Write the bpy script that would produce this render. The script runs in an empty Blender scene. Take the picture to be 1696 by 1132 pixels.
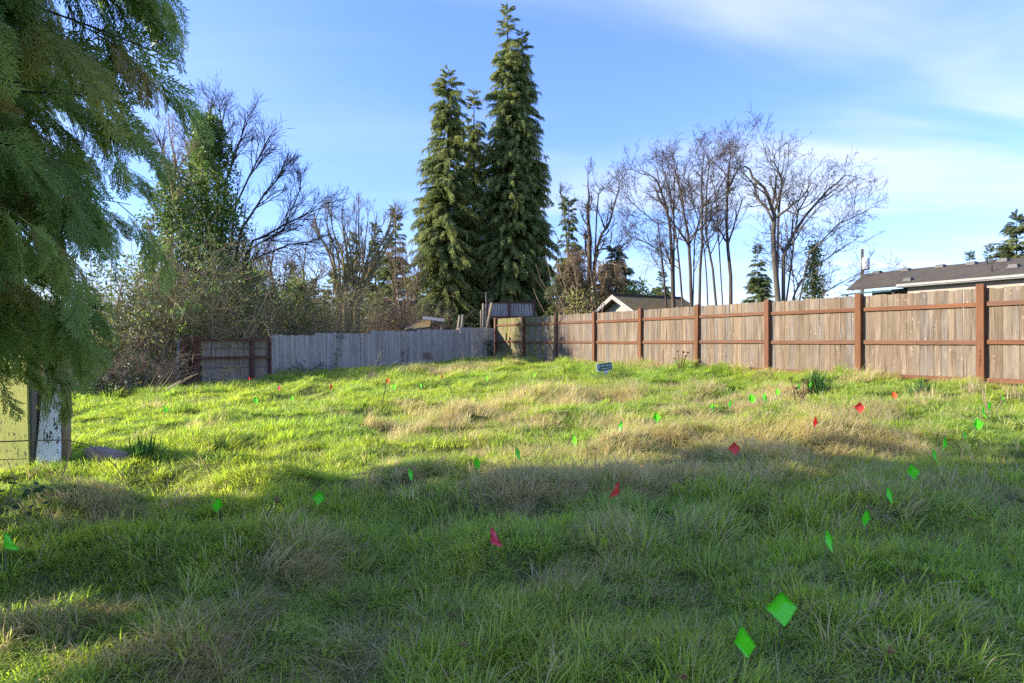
import bpy, math, random
import numpy as np
from mathutils import Vector, Matrix

# ------------------------------------------------------------------ camera, sky, sun, exposure
scene = bpy.context.scene
F, CX, CY, EYE = 1080.0, 848.0, 566.0, 1.5            # focal length and centre in photo pixels, eye height
cam_data = bpy.data.cameras.new('camera')
cam = bpy.data.objects.new('camera', cam_data)
scene.collection.objects.link(cam)
cam.location = (0, 0, EYE)
cam.rotation_euler = (math.radians(90), 0, 0)
cam_data.sensor_width = 36.0
cam_data.lens = 36.0 * F / 1696.0
cam_data.clip_start = 0.05
cam_data.clip_end = 5000
scene.camera = cam

SUN_EL = math.radians(24)
SUN_AZ = math.atan2(-1.0, -0.075)                    # compass style: x = sin, y = cos
sun_dir = Vector((math.sin(SUN_AZ) * math.cos(SUN_EL), math.cos(SUN_AZ) * math.cos(SUN_EL), math.sin(SUN_EL)))
world = bpy.data.worlds.new('World')
scene.world = world
world.use_nodes = True
wn, wl = world.node_tree.nodes, world.node_tree.links
wn.clear()
w_out = wn.new('ShaderNodeOutputWorld')
w_bg = wn.new('ShaderNodeBackground')
w_bg.inputs['Strength'].default_value = 0.15
sky = wn.new('ShaderNodeTexSky')
sky.sky_type = 'NISHITA'
sky.sun_disc = False
sky.sun_elevation = SUN_EL
sky.sun_rotation = SUN_AZ
sky.air_density = 1.0
sky.dust_density = 0.15
sky.ozone_density = 3.0
# thin streaks of high cloud on a flat layer overhead
tc = wn.new('ShaderNodeTexCoord')
sep = wn.new('ShaderNodeSeparateXYZ')
wl.new(tc.outputs['Generated'], sep.inputs[0])
def wmath(op, a, b=None, clamp=False):
    n = wn.new('ShaderNodeMath'); n.operation = op; n.use_clamp = clamp
    for i, v in enumerate((a, b)):
        if v is None: continue
        if isinstance(v, (int, float)): n.inputs[i].default_value = v
        else: wl.new(v, n.inputs[i])
    return n.outputs[0]
zz = wmath('MAXIMUM', wmath('ADD', sep.outputs[2], 0.12), 0.02)
cu, cv = wmath('DIVIDE', sep.outputs[0], zz), wmath('DIVIDE', sep.outputs[1], zz)
comb = wn.new('ShaderNodeCombineXYZ')
wl.new(cu, comb.inputs[0]); wl.new(cv, comb.inputs[1])
mp = wn.new('ShaderNodeMapping')
mp.inputs['Rotation'].default_value = (0, 0, math.radians(-35))
mp.inputs['Location'].default_value = (7.7, 3.1, 0)
mp.inputs['Scale'].default_value = (0.5, 1.2, 1)
wl.new(comb.outputs[0], mp.inputs[0])
cn = wn.new('ShaderNodeTexNoise')
cn.inputs['Scale'].default_value = 0.95
cn.inputs['Detail'].default_value = 6
cn.inputs['Roughness'].default_value = 0.44
cn.inputs['Distortion'].default_value = 0.9
wl.new(mp.outputs[0], cn.inputs['Vector'])
cr = wn.new('ShaderNodeMapRange')
cr.interpolation_type = 'SMOOTHSTEP'
cr.inputs['From Min'].default_value = 0.43
cr.inputs['From Max'].default_value = 0.70
cr.inputs['To Max'].default_value = 0.75
wl.new(cn.outputs['Fac'], cr.inputs['Value'])
cb = wn.new('ShaderNodeMapRange')                      # more of it towards the east
cb.inputs['From Min'].default_value = -0.25
cb.inputs['From Max'].default_value = 0.45
cb.inputs['To Min'].default_value = 0.25
wl.new(sep.outputs[0], cb.inputs['Value'])
cfac = wmath('MULTIPLY', cr.outputs[0], cb.outputs[0], True)
wmix = wn.new('ShaderNodeMix'); wmix.data_type = 'RGBA'
wl.new(cfac, wmix.inputs['Factor'])
# clear cold air: a little deeper and bluer than the model, most of all low down
tint = wn.new('ShaderNodeMix'); tint.data_type = 'RGBA'; tint.blend_type = 'MULTIPLY'; tint.inputs['Factor'].default_value = 1.0
low = wn.new('ShaderNodeMapRange'); low.inputs['From Min'].default_value = 0.0; low.inputs['From Max'].default_value = 0.55
wl.new(sep.outputs[2], low.inputs['Value'])
tc2 = wn.new('ShaderNodeMix'); tc2.data_type = 'RGBA'
wl.new(low.outputs[0], tc2.inputs['Factor'])
tc2.inputs['A'].default_value = (.275, .285, .40, 1); tc2.inputs['B'].default_value = (.335, .375, .60, 1)
wl.new(sky.outputs[0], tint.inputs['A']); wl.new(tc2.outputs['Result'], tint.inputs['B'])
wl.new(tint.outputs['Result'], wmix.inputs['A'])
wmix.inputs['B'].default_value = (1.3, 1.4, 1.6, 1)
wl.new(wmix.outputs['Result'], w_bg.inputs['Color'])
wl.new(w_bg.outputs[0], w_out.inputs['Surface'])

sun_data = bpy.data.lights.new('sun', 'SUN')
sun_data.energy = 2.35
sun_data.angle = math.radians(0.5)
sun_data.color = (1.0, 0.90, 0.74)
sun = bpy.data.objects.new('sun', sun_data)
scene.collection.objects.link(sun)
sun.rotation_euler = sun_dir.to_track_quat('Z', 'Y').to_euler()
sun.location = (-30, 0, 25)

vs = scene.view_settings
vs.view_transform = 'Standard'; vs.look = 'None'; vs.gamma = 1.0; vs.use_curve_mapping = False
vs.exposure = 2.45
scene.render.engine = 'CYCLES'
scene.cycles.use_denoising = False
scene.cycles.max_bounces = 4
scene.cycles.diffuse_bounces = 3
scene.cycles.transmission_bounces = 3
scene.cycles.transparent_max_bounces = 6
scene.cycles.caustics_reflective = False
scene.cycles.caustics_refractive = False

# ------------------------------------------------------------------ helpers
C = scene.collection
random.seed(7)

def tag(o, label=None, cat=None, group=None, kind=None):
    if label: o['label'] = label
    if cat: o['category'] = cat
    if group: o['group'] = group
    if kind: o['kind'] = kind
    return o

def thing(name, label, cat, loc, group=None):
    o = bpy.data.objects.new(name, None)
    C.objects.link(o)
    o.empty_display_size = 0.2
    o.location = loc
    return tag(o, label, cat, group)

def root_loc(parent):
    v = Vector((0, 0, 0))
    while parent is not None:
        v += parent.location
        parent = parent.parent
    return v

def mk_mesh(name, V, Q=None, T=None, m=None, attrs=None, smooth=False):
    me = bpy.data.meshes.new(name)
    V = np.asarray(V, np.float32).reshape(-1, 3)
    Q = np.zeros((0, 4), np.int32) if Q is None or len(Q) == 0 else np.asarray(Q, np.int32).reshape(-1, 4)
    T = np.zeros((0, 3), np.int32) if T is None or len(T) == 0 else np.asarray(T, np.int32).reshape(-1, 3)
    me.vertices.add(len(V)); me.vertices.foreach_set('co', V.ravel())
    nl = Q.size + T.size
    me.loops.add(nl)
    me.loops.foreach_set('vertex_index', np.concatenate([Q.ravel(), T.ravel()]).astype(np.int32))
    me.polygons.add(len(Q) + len(T))
    st = np.concatenate([np.arange(len(Q)) * 4, Q.size + np.arange(len(T)) * 3]).astype(np.int32)
    me.polygons.foreach_set('loop_start', st)
    me.polygons.foreach_set('use_smooth', np.full(len(st), bool(smooth)))
    if attrs:
        for k, arr in attrs.items():
            a = me.attributes.new(k, 'FLOAT', 'POINT')
            a.data.foreach_set('value', np.asarray(arr, np.float32))
    me.update(calc_edges=True)
    if m: me.materials.append(m)
    return me

def part(name, V, Q=None, T=None, m=None, parent=None, attrs=None, smooth=False):
    """a mesh object given in world coordinates, kept relative to its thing's base"""
    V = np.asarray(V, np.float64).reshape(-1, 3)
    if parent is not None:
        V = V - np.array(root_loc(parent))
    o = bpy.data.objects.new(name, mk_mesh(name, V, Q, T, m, attrs, smooth))
    C.objects.link(o)
    if parent is not None: o.parent = parent
    return o

def place(name, me, parent, loc, rot=(0, 0, 0), scale=(1, 1, 1)):
    o = bpy.data.objects.new(name, me)
    C.objects.link(o)
    o.location = Vector(loc) - (root_loc(parent) if parent else Vector((0, 0, 0)))
    o.rotation_euler = rot
    o.scale = scale
    if parent: o.parent = parent
    return o

class MB:
    def __init__(s): s.V = []; s.Q = []; s.T = []; s.n = 0
    def add(s, V, Q=None, T=None):
        V = np.asarray(V, float).reshape(-1, 3)
        if Q is not None and len(Q): s.Q.append(np.asarray(Q, int).reshape(-1, 4) + s.n)
        if T is not None and len(T): s.T.append(np.asarray(T, int).reshape(-1, 3) + s.n)
        s.V.append(V); s.n += len(V)
    def box(s, x0, x1, y0, y1, z0, z1, jit=0):
        v = np.array([(x, y, z) for z in (z0, z1) for y in (y0, y1) for x in (x0, x1)], float)
        if jit: v += np.random.default_rng(s.n + 1).normal(0, jit, v.shape)
        s.add(v, [(0, 2, 3, 1), (4, 5, 7, 6), (0, 1, 5, 4), (2, 6, 7, 3), (0, 4, 6, 2), (1, 3, 7, 5)])
    def hexa(s, bottom, top):
        """two quads (4 points each, same order) joined into a solid"""
        s.add(list(bottom) + list(top), [(3, 2, 1, 0), (4, 5, 6, 7), (0, 1, 5, 4), (1, 2, 6, 5), (2, 3, 7, 6), (3, 0, 4, 7)])
    def tube(s, pts, r0, r1=None, sides=6):
        pts = np.asarray(pts, float)[None]
        n = pts.shape[1]
        r = np.linspace(r0, r0 if r1 is None else r1, n)[None]
        s.add(*tubes(pts, r, sides))
    def build(s, name, m, parent=None, smooth=False):
        V = np.concatenate(s.V)
        return part(name, V, np.concatenate(s.Q) if s.Q else None, np.concatenate(s.T) if s.T else None, m, parent, None, smooth)
    def mesh(s, name, m, smooth=False):
        return mk_mesh(name, np.concatenate(s.V), np.concatenate(s.Q) if s.Q else None, np.concatenate(s.T) if s.T else None, m, None, smooth)

def norm(a): return a / np.maximum(np.linalg.norm(a, axis=-1, keepdims=True), 1e-9)

def tubes(pts, rad, sides):
    """pts (B,n,3), rad (B,n) -> vertices and quads of B open tubes"""
    B, n, _ = pts.shape
    t = np.empty_like(pts)
    t[:, 1:-1] = pts[:, 2:] - pts[:, :-2]; t[:, 0] = pts[:, 1] - pts[:, 0]; t[:, -1] = pts[:, -1] - pts[:, -2]
    t = norm(t)
    mean = norm(pts[:, -1] - pts[:, 0])
    ref = np.where(np.abs(mean[:, 2:3]) > 0.8, np.array([[1.0, 0, 0]]), np.array([[0, 0, 1.0]]))[:, None, :]
    u = norm(np.cross(t, np.broadcast_to(ref, t.shape))); v = np.cross(t, u)
    a = np.arange(sides) * 2 * math.pi / sides
    ring = u[:, :, None, :] * np.cos(a)[None, None, :, None] + v[:, :, None, :] * np.sin(a)[None, None, :, None]
    V = (pts[:, :, None, :] + ring * rad[:, :, None, None]).reshape(-1, 3)
    b = np.arange(B)[:, None, None] * n * sides; i = np.arange(n - 1)[None, :, None] * sides; k = np.arange(sides)[None, None, :]
    k2 = (k + 1) % sides
    Q = np.stack([b + i + k, b + i + k2, b + i + sides + k2, b + i + sides + k], -1).reshape(-1, 4)
    return V, Q

def P(px, py, Y): return np.array(((px - CX) / F * Y, Y, EYE - (py - CY) / F * Y))

# ------------------------------------------------------------------ terrain height
def _hash(ix, iy, s):
    h = (ix.astype(np.int64) * 374761393 + iy.astype(np.int64) * 668265263 + s * 1442695041) & 0x7fffffff
    h = ((h ^ (h >> 13)) * 1274126177) & 0x7fffffff
    return ((h ^ (h >> 16)) & 0xffff) / 65535.0
def vnoise(x, y, s=0):
    x = np.asarray(x, float); y = np.asarray(y, float)
    ix, iy = np.floor(x), np.floor(y); fx, fy = x - ix, y - iy
    fx = fx * fx * (3 - 2 * fx); fy = fy * fy * (3 - 2 * fy)
    a, b = _hash(ix, iy, s), _hash(ix + 1, iy, s); c, d = _hash(ix, iy + 1, s), _hash(ix + 1, iy + 1, s)
    return (a * (1 - fx) + b * fx) * (1 - fy) + (c * (1 - fx) + d * fx) * fy - 0.5

FD = np.array((0.498, -0.867)); FN = np.array((0.867, 0.498)); FP0 = np.array((9.02, 12.5))     # long fence: direction, outward normal, post with the scribble
def fence_u(x, y): return (FP0[0] - x) * FN[0] + (FP0[1] - y) * FN[1]
def g0(x, y):
    return np.interp(fence_u(np.asarray(x, float), np.asarray(y, float)), [-5, 0, 2, 6, 10, 14, 20, 40], [.70, .70, .62, .42, .20, .03, -.08, -.2])
def ray(px, py, hf=g0, up=0.0):
    lo, prev = 1.0, 1.0
    for Y in np.arange(1.2, 70, 0.1):
        p = P(px, py, Y)
        if p[2] <= float(hf(p[0], p[1])) + up:
            a, b = prev, Y
            for _ in range(20):
                m = (a + b) / 2; q = P(px, py, m)
                if q[2] <= float(hf(q[0], q[1])) + up: b = m
                else: a = m
            return P(px, py, b)
        prev = Y
    return P(px, py, 60)

MOUNDS = []                                           # (x, y, radius, height)
for px, py, r, h in [(890, 668, .55, .16), (930, 690, .4, .08), (985, 662, .4, .12), (760, 700, .5, .1), (690, 715, .45, .08), (1030, 745, .5, .14),
                     (1120, 730, .5, .14), (1250, 712, .6, .14), (1380, 735, .55, .16), (1300, 690, .5, .1), (1180, 675, .45, .1), (1240, 690, .4, .08),
                     (130, 845, .6, .16), (240, 765, .35, .06), (870, 800, .6, .1), (470, 850, .4, .07), (300, 700, .7, .07), (420, 700, .6, .07), (560, 690, .7, .08),
                     (640, 770, .5, .07), (360, 745, .45, .05), (80, 1050, .4, .1), (280, 1080, .35, .08), (960, 960, .35, .07), (700, 660, .6, .06), (1450, 700, .5, .08)]:
    q = ray(px, py); MOUNDS.append((q[0], q[1], r, h))
def ground(x, y):
    x = np.asarray(x, float); y = np.asarray(y, float)
    h = g0(x, y) + 0.20 * vnoise(x / 2.4, y / 2.1, 3) * 0.55 + 0.25 * vnoise(x / .85, y / .75, 5) + 0.10 * vnoise(x / .36, y / .33, 9)
    for mx, my, r, hh in MOUNDS:
        h = h + hh * np.exp(-((x - mx) ** 2 + (y - my) ** 2) / (r * r) * 1.6)
    return h
def G(px, py, up=0.0): return ray(px, py, ground, up)
def gz(x, y): return float(ground(x, y))

# ------------------------------------------------------------------ materials
class NT:
    def __init__(s, name):
        s.m = bpy.data.materials.new(name); s.m.use_nodes = True
        s.n, s.l = s.m.node_tree.nodes, s.m.node_tree.links
        s.n.clear(); s.out = s.n.new('ShaderNodeOutputMaterial')
    def new(s, t, **kw):
        n = s.n.new(t)
        for k, v in kw.items(): setattr(n, k, v)
        return n
    def put(s, sock, v):
        if hasattr(v, 'is_output'): s.l.new(v, sock)
        elif isinstance(v, (tuple, list)) and len(v) == 3 and sock.type == 'RGBA': sock.default_value = (*v, 1)
        else: sock.default_value = v
    def math(s, op, a, b=0.0, clamp=False):
        n = s.new('ShaderNodeMath', operation=op, use_clamp=clamp); s.put(n.inputs[0], a); s.put(n.inputs[1], b); return n.outputs[0]
    def mix(s, f, a, b, blend='MIX'):
        n = s.new('ShaderNodeMix', data_type='RGBA', blend_type=blend)
        s.put(n.inputs['Factor'], f); s.put(n.inputs['A'], a); s.put(n.inputs['B'], b); return n.outputs['Result']
    def range(s, v, a, b, c=0.0, d=1.0):
        n = s.new('ShaderNodeMapRange'); s.put(n.inputs['Value'], v)
        for k, x in zip(('From Min', 'From Max', 'To Min', 'To Max'), (a, b, c, d)): n.inputs[k].default_value = x
        return n.outputs[0]
    def coord(s, which='Object', scale=(1, 1, 1), off=None):
        t = s.new('ShaderNodeTexCoord') if which != 'Position' else s.new('ShaderNodeNewGeometry')
        m = s.new('ShaderNodeMapping'); s.l.new(t.outputs[which], m.inputs[0]); m.inputs['Scale'].default_value = scale
        if off is not None: s.l.new(off, m.inputs['Location'])
        return m.outputs[0]
    def noise(s, vec, scale=5, detail=4, rough=.55, dist=0):
        n = s.new('ShaderNodeTexNoise'); s.l.new(vec, n.inputs['Vector'])
        for k, v in (('Scale', scale), ('Detail', detail), ('Roughness', rough), ('Distortion', dist)): n.inputs[k].default_value = v
        return n.outputs['Fac']
    def rnd(s): return s.new('ShaderNodeObjectInfo').outputs['Random']
    def attr(s, name): return s.new('ShaderNodeAttribute', attribute_name=name).outputs['Fac']
    def bsdf(s, col, rough=.8, spec=.3, height=None, bump=.3, dist=.01):
        b = s.new('ShaderNodeBsdfPrincipled'); s.put(b.inputs['Base Color'], col); s.put(b.inputs['Roughness'], rough)
        b.inputs['Specular IOR Level'].default_value = spec
        if height is not None:
            k = s.new('ShaderNodeBump'); k.inputs['Strength'].default_value = bump; k.inputs['Distance'].default_value = dist
            s.l.new(height, k.inputs['Height']); s.l.new(k.outputs[0], b.inputs['Normal'])
        s.l.new(b.outputs[0], s.out.inputs['Surface']); return b
    def leaf(s, col, trans=.4, tcol=None, rough=.5, gloss=.05):
        d = s.new('ShaderNodeBsdfDiffuse'); s.put(d.inputs[0], col)
        t = s.new('ShaderNodeBsdfTranslucent'); s.put(t.inputs[0], tcol if tcol is not None else col)
        m = s.new('ShaderNodeMixShader'); m.inputs[0].default_value = trans
        s.l.new(d.outputs[0], m.inputs[1]); s.l.new(t.outputs[0], m.inputs[2])
        g = s.new('ShaderNodeBsdfGlossy'); g.inputs['Roughness'].default_value = rough; g.inputs[0].default_value = (.9, .95, 1, 1)
        m2 = s.new('ShaderNodeMixShader'); m2.inputs[0].default_value = gloss
        s.l.new(m.outputs[0], m2.inputs[1]); s.l.new(g.outputs[0], m2.inputs[2])
        s.l.new(m2.outputs[0], s.out.inputs['Surface'])

def rnd_vec(t, k=37.0):
    c = t.new('ShaderNodeCombineXYZ'); r = t.rnd()
    for i, f in enumerate((k, k * 1.7, k * 2.3)): t.l.new(t.math('MULTIPLY', r, f), c.inputs[i])
    return c.outputs[0]

def plank_mat(name, c_light, c_mid, c_dark, knots=True, moss=None, moss_amt=0.0, rough=.85, streak=1.0):
    t = NT(name); off = rnd_vec(t)
    grain = t.noise(t.coord('Object', (70, 70, 1.3), off), 1.0, 4, .65, .5)
    fine = t.noise(t.coord('Object', (190, 190, 3.0), off), 1.0, 2, .6)
    broad = t.noise(t.coord('Object', (7, 7, .9), off), 1.0, 4, .65, .6)
    r = t.rnd()
    r2 = t.math('FRACT', t.math('MULTIPLY', r, 7.31)); r3 = t.math('FRACT', t.math('MULTIPLY', r, 23.17))
    grey_ = sum(c_mid) / 3 * 1.2
    col = t.mix(t.range(r, .5, 1, .0, .5 * streak), c_mid, tuple(.5 * (x + y) for x, y in zip(c_mid, c_dark)))     # some boards darker,
    col = t.mix(t.range(r2, .3, 1, 0, .75 * streak), col, (grey_ * 1.04, grey_, grey_ * .94))                        # some silvered,
    col = t.mix(t.range(r3, .6, 1, 0, .55 * streak), col, (c_light[0], c_light[1] * .90, c_light[2] * .74))          # some honey coloured
    col = t.mix(t.range(broad, .50, .72, 0, .75), col, c_light)
    col = t.mix(t.range(broad, .46, .28, 0, .75), col, c_dark)
    col = t.mix(t.range(grain, .48, .30, 0, .75), col, tuple(x * .8 for x in c_dark))
    col = t.mix(t.range(grain, .56, .72, 0, .6), col, tuple(min(1, x * 1.15) for x in c_light))
    col = t.mix(t.range(fine, .45, .3, 0, .35), col, tuple(x * .5 for x in c_dark))
    if knots:
        v = t.new('ShaderNodeTexVoronoi', feature='F1'); t.l.new(t.coord('Object', (6, .4, 1.7), off), v.inputs['Vector']); v.inputs['Scale'].default_value = 1.0
        col = t.mix(t.range(v.outputs['Distance'], .05, .15, .55, 0), col, tuple(min(1, x * 1.4) for x in c_light))
        col = t.mix(t.range(v.outputs['Distance'], .035, .07, .92, 0), col, tuple(x * .2 for x in c_dark))
        v2 = t.new('ShaderNodeTexVoronoi', feature='F1'); t.l.new(t.coord('Object', (11, .4, 4.2), rnd_vec(t, 19)), v2.inputs['Vector']); v2.inputs['Scale'].default_value = 1.0
        col = t.mix(t.range(v2.outputs['Distance'], .05, .13, .6, 0), col, tuple(min(1, x * 1.8) for x in c_light))
    if moss:
        mz = t.noise(t.coord('Position', (1.3, 1.3, .9)), 1.0, 4, .6)
        col = t.mix(t.range(mz, .35, .7, 0, moss_amt), col, moss)
    stain = t.noise(t.coord('Position', (.5, .5, .35)), 1.0, 3, .5)
    col = t.mix(t.range(stain, .5, .75, 0, .45), col, tuple(x * .75 for x in c_mid))
    t.bsdf(col, rough, .2, grain, .35, .004)
    return t.m

def bark_mat(name, a, b, moss=None, amt=.3):
    t = NT(name)
    n = t.noise(t.coord('Position', (9, 9, 2.2)), 1, 5, .65)
    col = t.mix(t.range(n, .3, .7), a, b)
    if moss:
        col = t.mix(t.range(t.noise(t.coord('Position', (1.6, 1.6, 1)), 1, 4), .42, .65, 0, amt), col, moss)
    t.bsdf(col, .9, .15, n, .5, .02)
    return t.m

def leaf_mat(name, a, b, trans=.35, gloss=.05, c=None, rough=.45, tgain=1.5):
    t = NT(name); r = t.rnd()
    n = t.noise(t.coord('Position', (.9, .9, .9)), 1, 3)
    f = t.math('ADD', t.math('MULTIPLY', r, .6), t.math('MULTIPLY', t.range(n, .3, .7), .4), True)
    col = t.mix(f, a, b)
    if c: col = t.mix(t.range(t.math('FRACT', t.math('MULTIPLY', r, 13.7)), .82, .95, 0, .8), col, c)
    h = t.new('ShaderNodeHueSaturation'); h.inputs['Value'].default_value = tgain; t.l.new(col, h.inputs['Color'])
    t.leaf(col, trans, h.outputs[0], rough, gloss)
    return t.m

M = {}
M['plank'] = plank_mat('cedar_board', (.265, .21, .15), (.16, .118, .078), (.064, .045, .031))
M['plank_moss'] = plank_mat('cedar_board_green', (.25, .20, .095), (.17, .14, .062), (.085, .068, .035), moss=(.135, .135, .032), moss_amt=.85)
M['stain'] = plank_mat('red_stain', (.19, .088, .043), (.145, .064, .032), (.08, .036, .019), knots=False, streak=.4)
M['stain_old'] = plank_mat('old_red_stain', (.17, .075, .05), (.125, .052, .034), (.06, .027, .019), knots=False, streak=.6)
M['grey_plank'] = plank_mat('grey_board', (.50, .455, .40), (.35, .315, .275), (.15, .13, .115), streak=.8)
M['grey_post'] = plank_mat('weathered_post', (.30, .24, .17), (.22, .18, .12), (.12, .10, .07), knots=False)
M['brown_plank'] = plank_mat('brown_board', (.44, .35, .26), (.30, .23, .165), (.13, .10, .07), streak=1.0)
M['dark_paint'] = plank_mat('dark_stroke', (.02, .012, .01), (.02, .012, .01), (.015, .01, .008), knots=False)
M['bark'] = bark_mat('bark_grey', (.05, .042, .034), (.15, .125, .10), (.09, .08, .03), .35)
M['bark_dark'] = bark_mat('bark_dark', (.042, .032, .023), (.13, .10, .072))
M['bark_tan'] = bark_mat('twig_tan', (.20, .145, .08), (.44, .34, .20))
M['bark_olive'] = bark_mat('twig_olive', (.12, .095, .05), (.31, .25, .135), (.18, .155, .05), .5)
M['bark_brown'] = bark_mat('twig_brown', (.145, .10, .066), (.33, .245, .16))
M['bark_red'] = bark_mat('bark_cedar', (.05, .03, .02), (.13, .085, .06))
M['cedar_near'] = leaf_mat('cypress_spray', (.125, .215, .055), (.290, .345, .085), .52, .015, (.40, .31, .11), tgain=2.0)
M['cedar'] = leaf_mat('cedar_spray', (.130, .185, .058), (.320, .335, .105), .42, .012)
M['fir'] = leaf_mat('fir_spray', (.080, .125, .055), (.210, .230, .080), .38, .012)
M['ivy'] = leaf_mat('ivy_leaf', (.055, .125, .026), (.175, .245, .045), .38, .03, (.24, .29, .06))
M['olive'] = leaf_mat('olive_leaf', (.125, .155, .036), (.29, .28, .075), .42, .02, (.30, .26, .10))
M['bramble'] = leaf_mat('bramble_leaf', (.018, .050, .016), (.055, .105, .025), .30, .04, (.13, .07, .03))
M['blade_dark'] = leaf_mat('iris_leaf', (.035, .095, .018), (.075, .160, .03), .40, .02)
M['dead_vine'] = leaf_mat('dead_vine', (.11, .08, .045), (.22, .165, .095), .30, .01)
M['straw'] = leaf_mat('dry_stalk', (.33, .25, .13), (.50, .40, .24), .25, .03)
M['dock'] = leaf_mat('brown_stalk', (.09, .045, .025), (.17, .09, .05), .2, .02)
M['dead_leaf'] = leaf_mat('fallen_leaf', (.16, .075, .035), (.30, .16, .08), .25, .02)

def grass_mat():
    t = NT('grass')
    dry, tip, r = t.attr('dry'), t.attr('tip'), t.attr('rnd')
    n1 = t.noise(t.coord('Position', (.45, .45, .45)), 1, 3, .55)
    n2 = t.noise(t.coord('Position', (1.9, 1.9, 1.9)), 1, 3, .6)
    inst = t.rnd()
    g = t.mix(t.range(n1, .35, .65), (.205, .335, .058), (.370, .415, .070))
    g = t.mix(t.range(n2, .4, .7, 0, .7), g, (.170, .305, .068))
    g = t.mix(t.math('MULTIPLY', r, .45), g, (.40, .455, .085))
    g = t.mix(t.math('MULTIPLY', t.math('POWER', inst, 3.0), .5), g, (.27, .29, .06))
    g = t.mix(t.math('MULTIPLY', t.math('POWER', tip, 3.0), .30), g, (.44, .44, .14))
    d = t.mix(r, (.38, .285, .15), (.60, .49, .29))
    d = t.mix(t.range(n2, .45, .75, 0, .7), d, (.31, .215, .125))
    col = t.mix(dry, g, d)
    h = t.new('ShaderNodeHueSaturation'); h.inputs['Value'].default_value = 2.0; h.inputs['Saturation'].default_value = 1.15; t.l.new(col, h.inputs['Color'])
    t.leaf(col, .5, h.outputs[0], .42, .018)
    return t.m
M['grass'] = grass_mat()

t = NT('soil')
sn = t.noise(t.coord('Position', (2.2, 2.2, 2.2)), 1, 6, .65)
far = t.noise(t.coord('Position', (.09, .09, .09)), 1, 4, .6)
sc_ = t.mix(t.range(sn, .35, .65), (.075, .115, .028), (.12, .105, .05))
t.bsdf(t.mix(t.range(far, .4, .6), sc_, (.05, .075, .016)), .95, .05, t.noise(t.coord('Position', (14, 14, 14)), 1, 4), .6, .05)
M['soil'] = t.m

def paint_mat(name, paint, wood, thr, tint=None):
    t = NT(name)
    n = t.noise(t.coord('Object', (34, 34, 13)), 1, 4, .55, 1.2)
    b = t.noise(t.coord('Object', (3, 3, 1.6)), 1, 3, .5)
    s = t.math('ADD', n, t.math('MULTIPLY', t.range(b, .3, .7, -.5, .5), .13))
    g = t.noise(t.coord('Object', (70, 70, 2)), 1, 4)
    base = paint if not tint else t.mix(t.range(b, .35, .7), paint, tint)
    col = t.mix(t.range(s, thr, thr + .025), base, t.mix(g, tuple(x * .4 for x in wood), wood))
    t.bsdf(col, .75, .25, t.math('ADD', t.math('MULTIPLY', t.range(s, thr, thr + .02), -1), t.math('MULTIPLY', g, .3)), .5, .004)
    return t.m
M['yellow_paint'] = paint_mat('peeling_yellow_paint', (.36, .37, .085), (.08, .075, .035), .61, (.25, .28, .06))
M['white_paint'] = paint_mat('peeling_white_paint', (.74, .76, .80), (.07, .065, .06), .57)

def plain(name, col, rough=.7, spec=.3, var=.25, scale=(6, 6, 6), metal=0.0):
    t = NT(name); n = t.noise(t.coord('Object', scale), 1, 5, .6)
    b = t.bsdf(t.mix(t.range(n, .3, .7, 0, 1), col, tuple(x * (1 - var) for x in col)), rough, spec, n, .15, .004)
    b.inputs['Metallic'].default_value = metal
    return t.m
def flagmat(name, col, tcol):
    t = NT(name); n = t.noise(t.coord('Object', (9, 9, 9)), 1, 3)
    t.leaf(t.mix(n, col, tuple(x * .82 for x in col)), .45, tcol, .35, .04); return t.m
M['flag_green'] = flagmat('fluorescent_green', (.20, .95, .03), (.20, .95, .02))
M['flag_red'] = flagmat('fluorescent_red', (.92, .09, .045), (.95, .10, .03))
M['flag_pink'] = flagmat('fluorescent_pink', (.95, .10, .17), (.95, .10, .15))
M['flag_orange'] = flagmat('fluorescent_orange', (.85, .15, .03), (.9, .2, .02))
M['wire'] = plain('galvanised_wire', (.30, .30, .30), .4, .5, .3, metal=.7)
M['sign_green'] = plain('sign_green', (.012, .085, .060), .4, .4, .15)
M['sign_white'] = plain('sign_white', (.74, .76, .78), .5, .4, .06)
M['sign_lilac'] = plain('sign_card', (.55, .56, .72), .5, .4, .1)
M['pipe'] = plain('white_pipe', (.62, .63, .60), .5, .4, .15)
M['tap'] = plain('green_tap', (.03, .13, .09), .4, .5, .2)
M['rock'] = plain('tan_stone', (.36, .27, .21), .9, .2, .4, (14, 14, 14))
M['siding'] = plain('beige_siding', (.33, .28, .23), .8, .2, .15)
M['white_trim'] = plain('white_trim', (.27, .26, .23), .6, .3, .12)
M['grey_wall'] = plain('grey_wall', (.26, .27, .29), .8, .2, .15)
M['cream_wall'] = plain('cream_wall', (.36, .36, .30), .8, .2, .12)
M['teal'] = plain('teal_awning', (.02, .075, .08), .6, .3, .2)
M['dark_glass'] = plain('dark_glass', (.02, .022, .025), .15, .5, .2)
M['soffit'] = plain('dark_soffit', (.12, .085, .06), .8, .2, .2)
M['sheet_metal'] = plain('grey_sheet', (.20, .21, .215), .5, .4, .3)
M['dark_box'] = plain('dark_crate', (.045, .035, .028), .8, .2, .4)
M['vent_metal'] = plain('vent_metal', (.02, .02, .022), .5, .4, .3)
M['box_white'] = plain('transformer_paint', (.60, .62, .63), .5, .4, .1)
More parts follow.
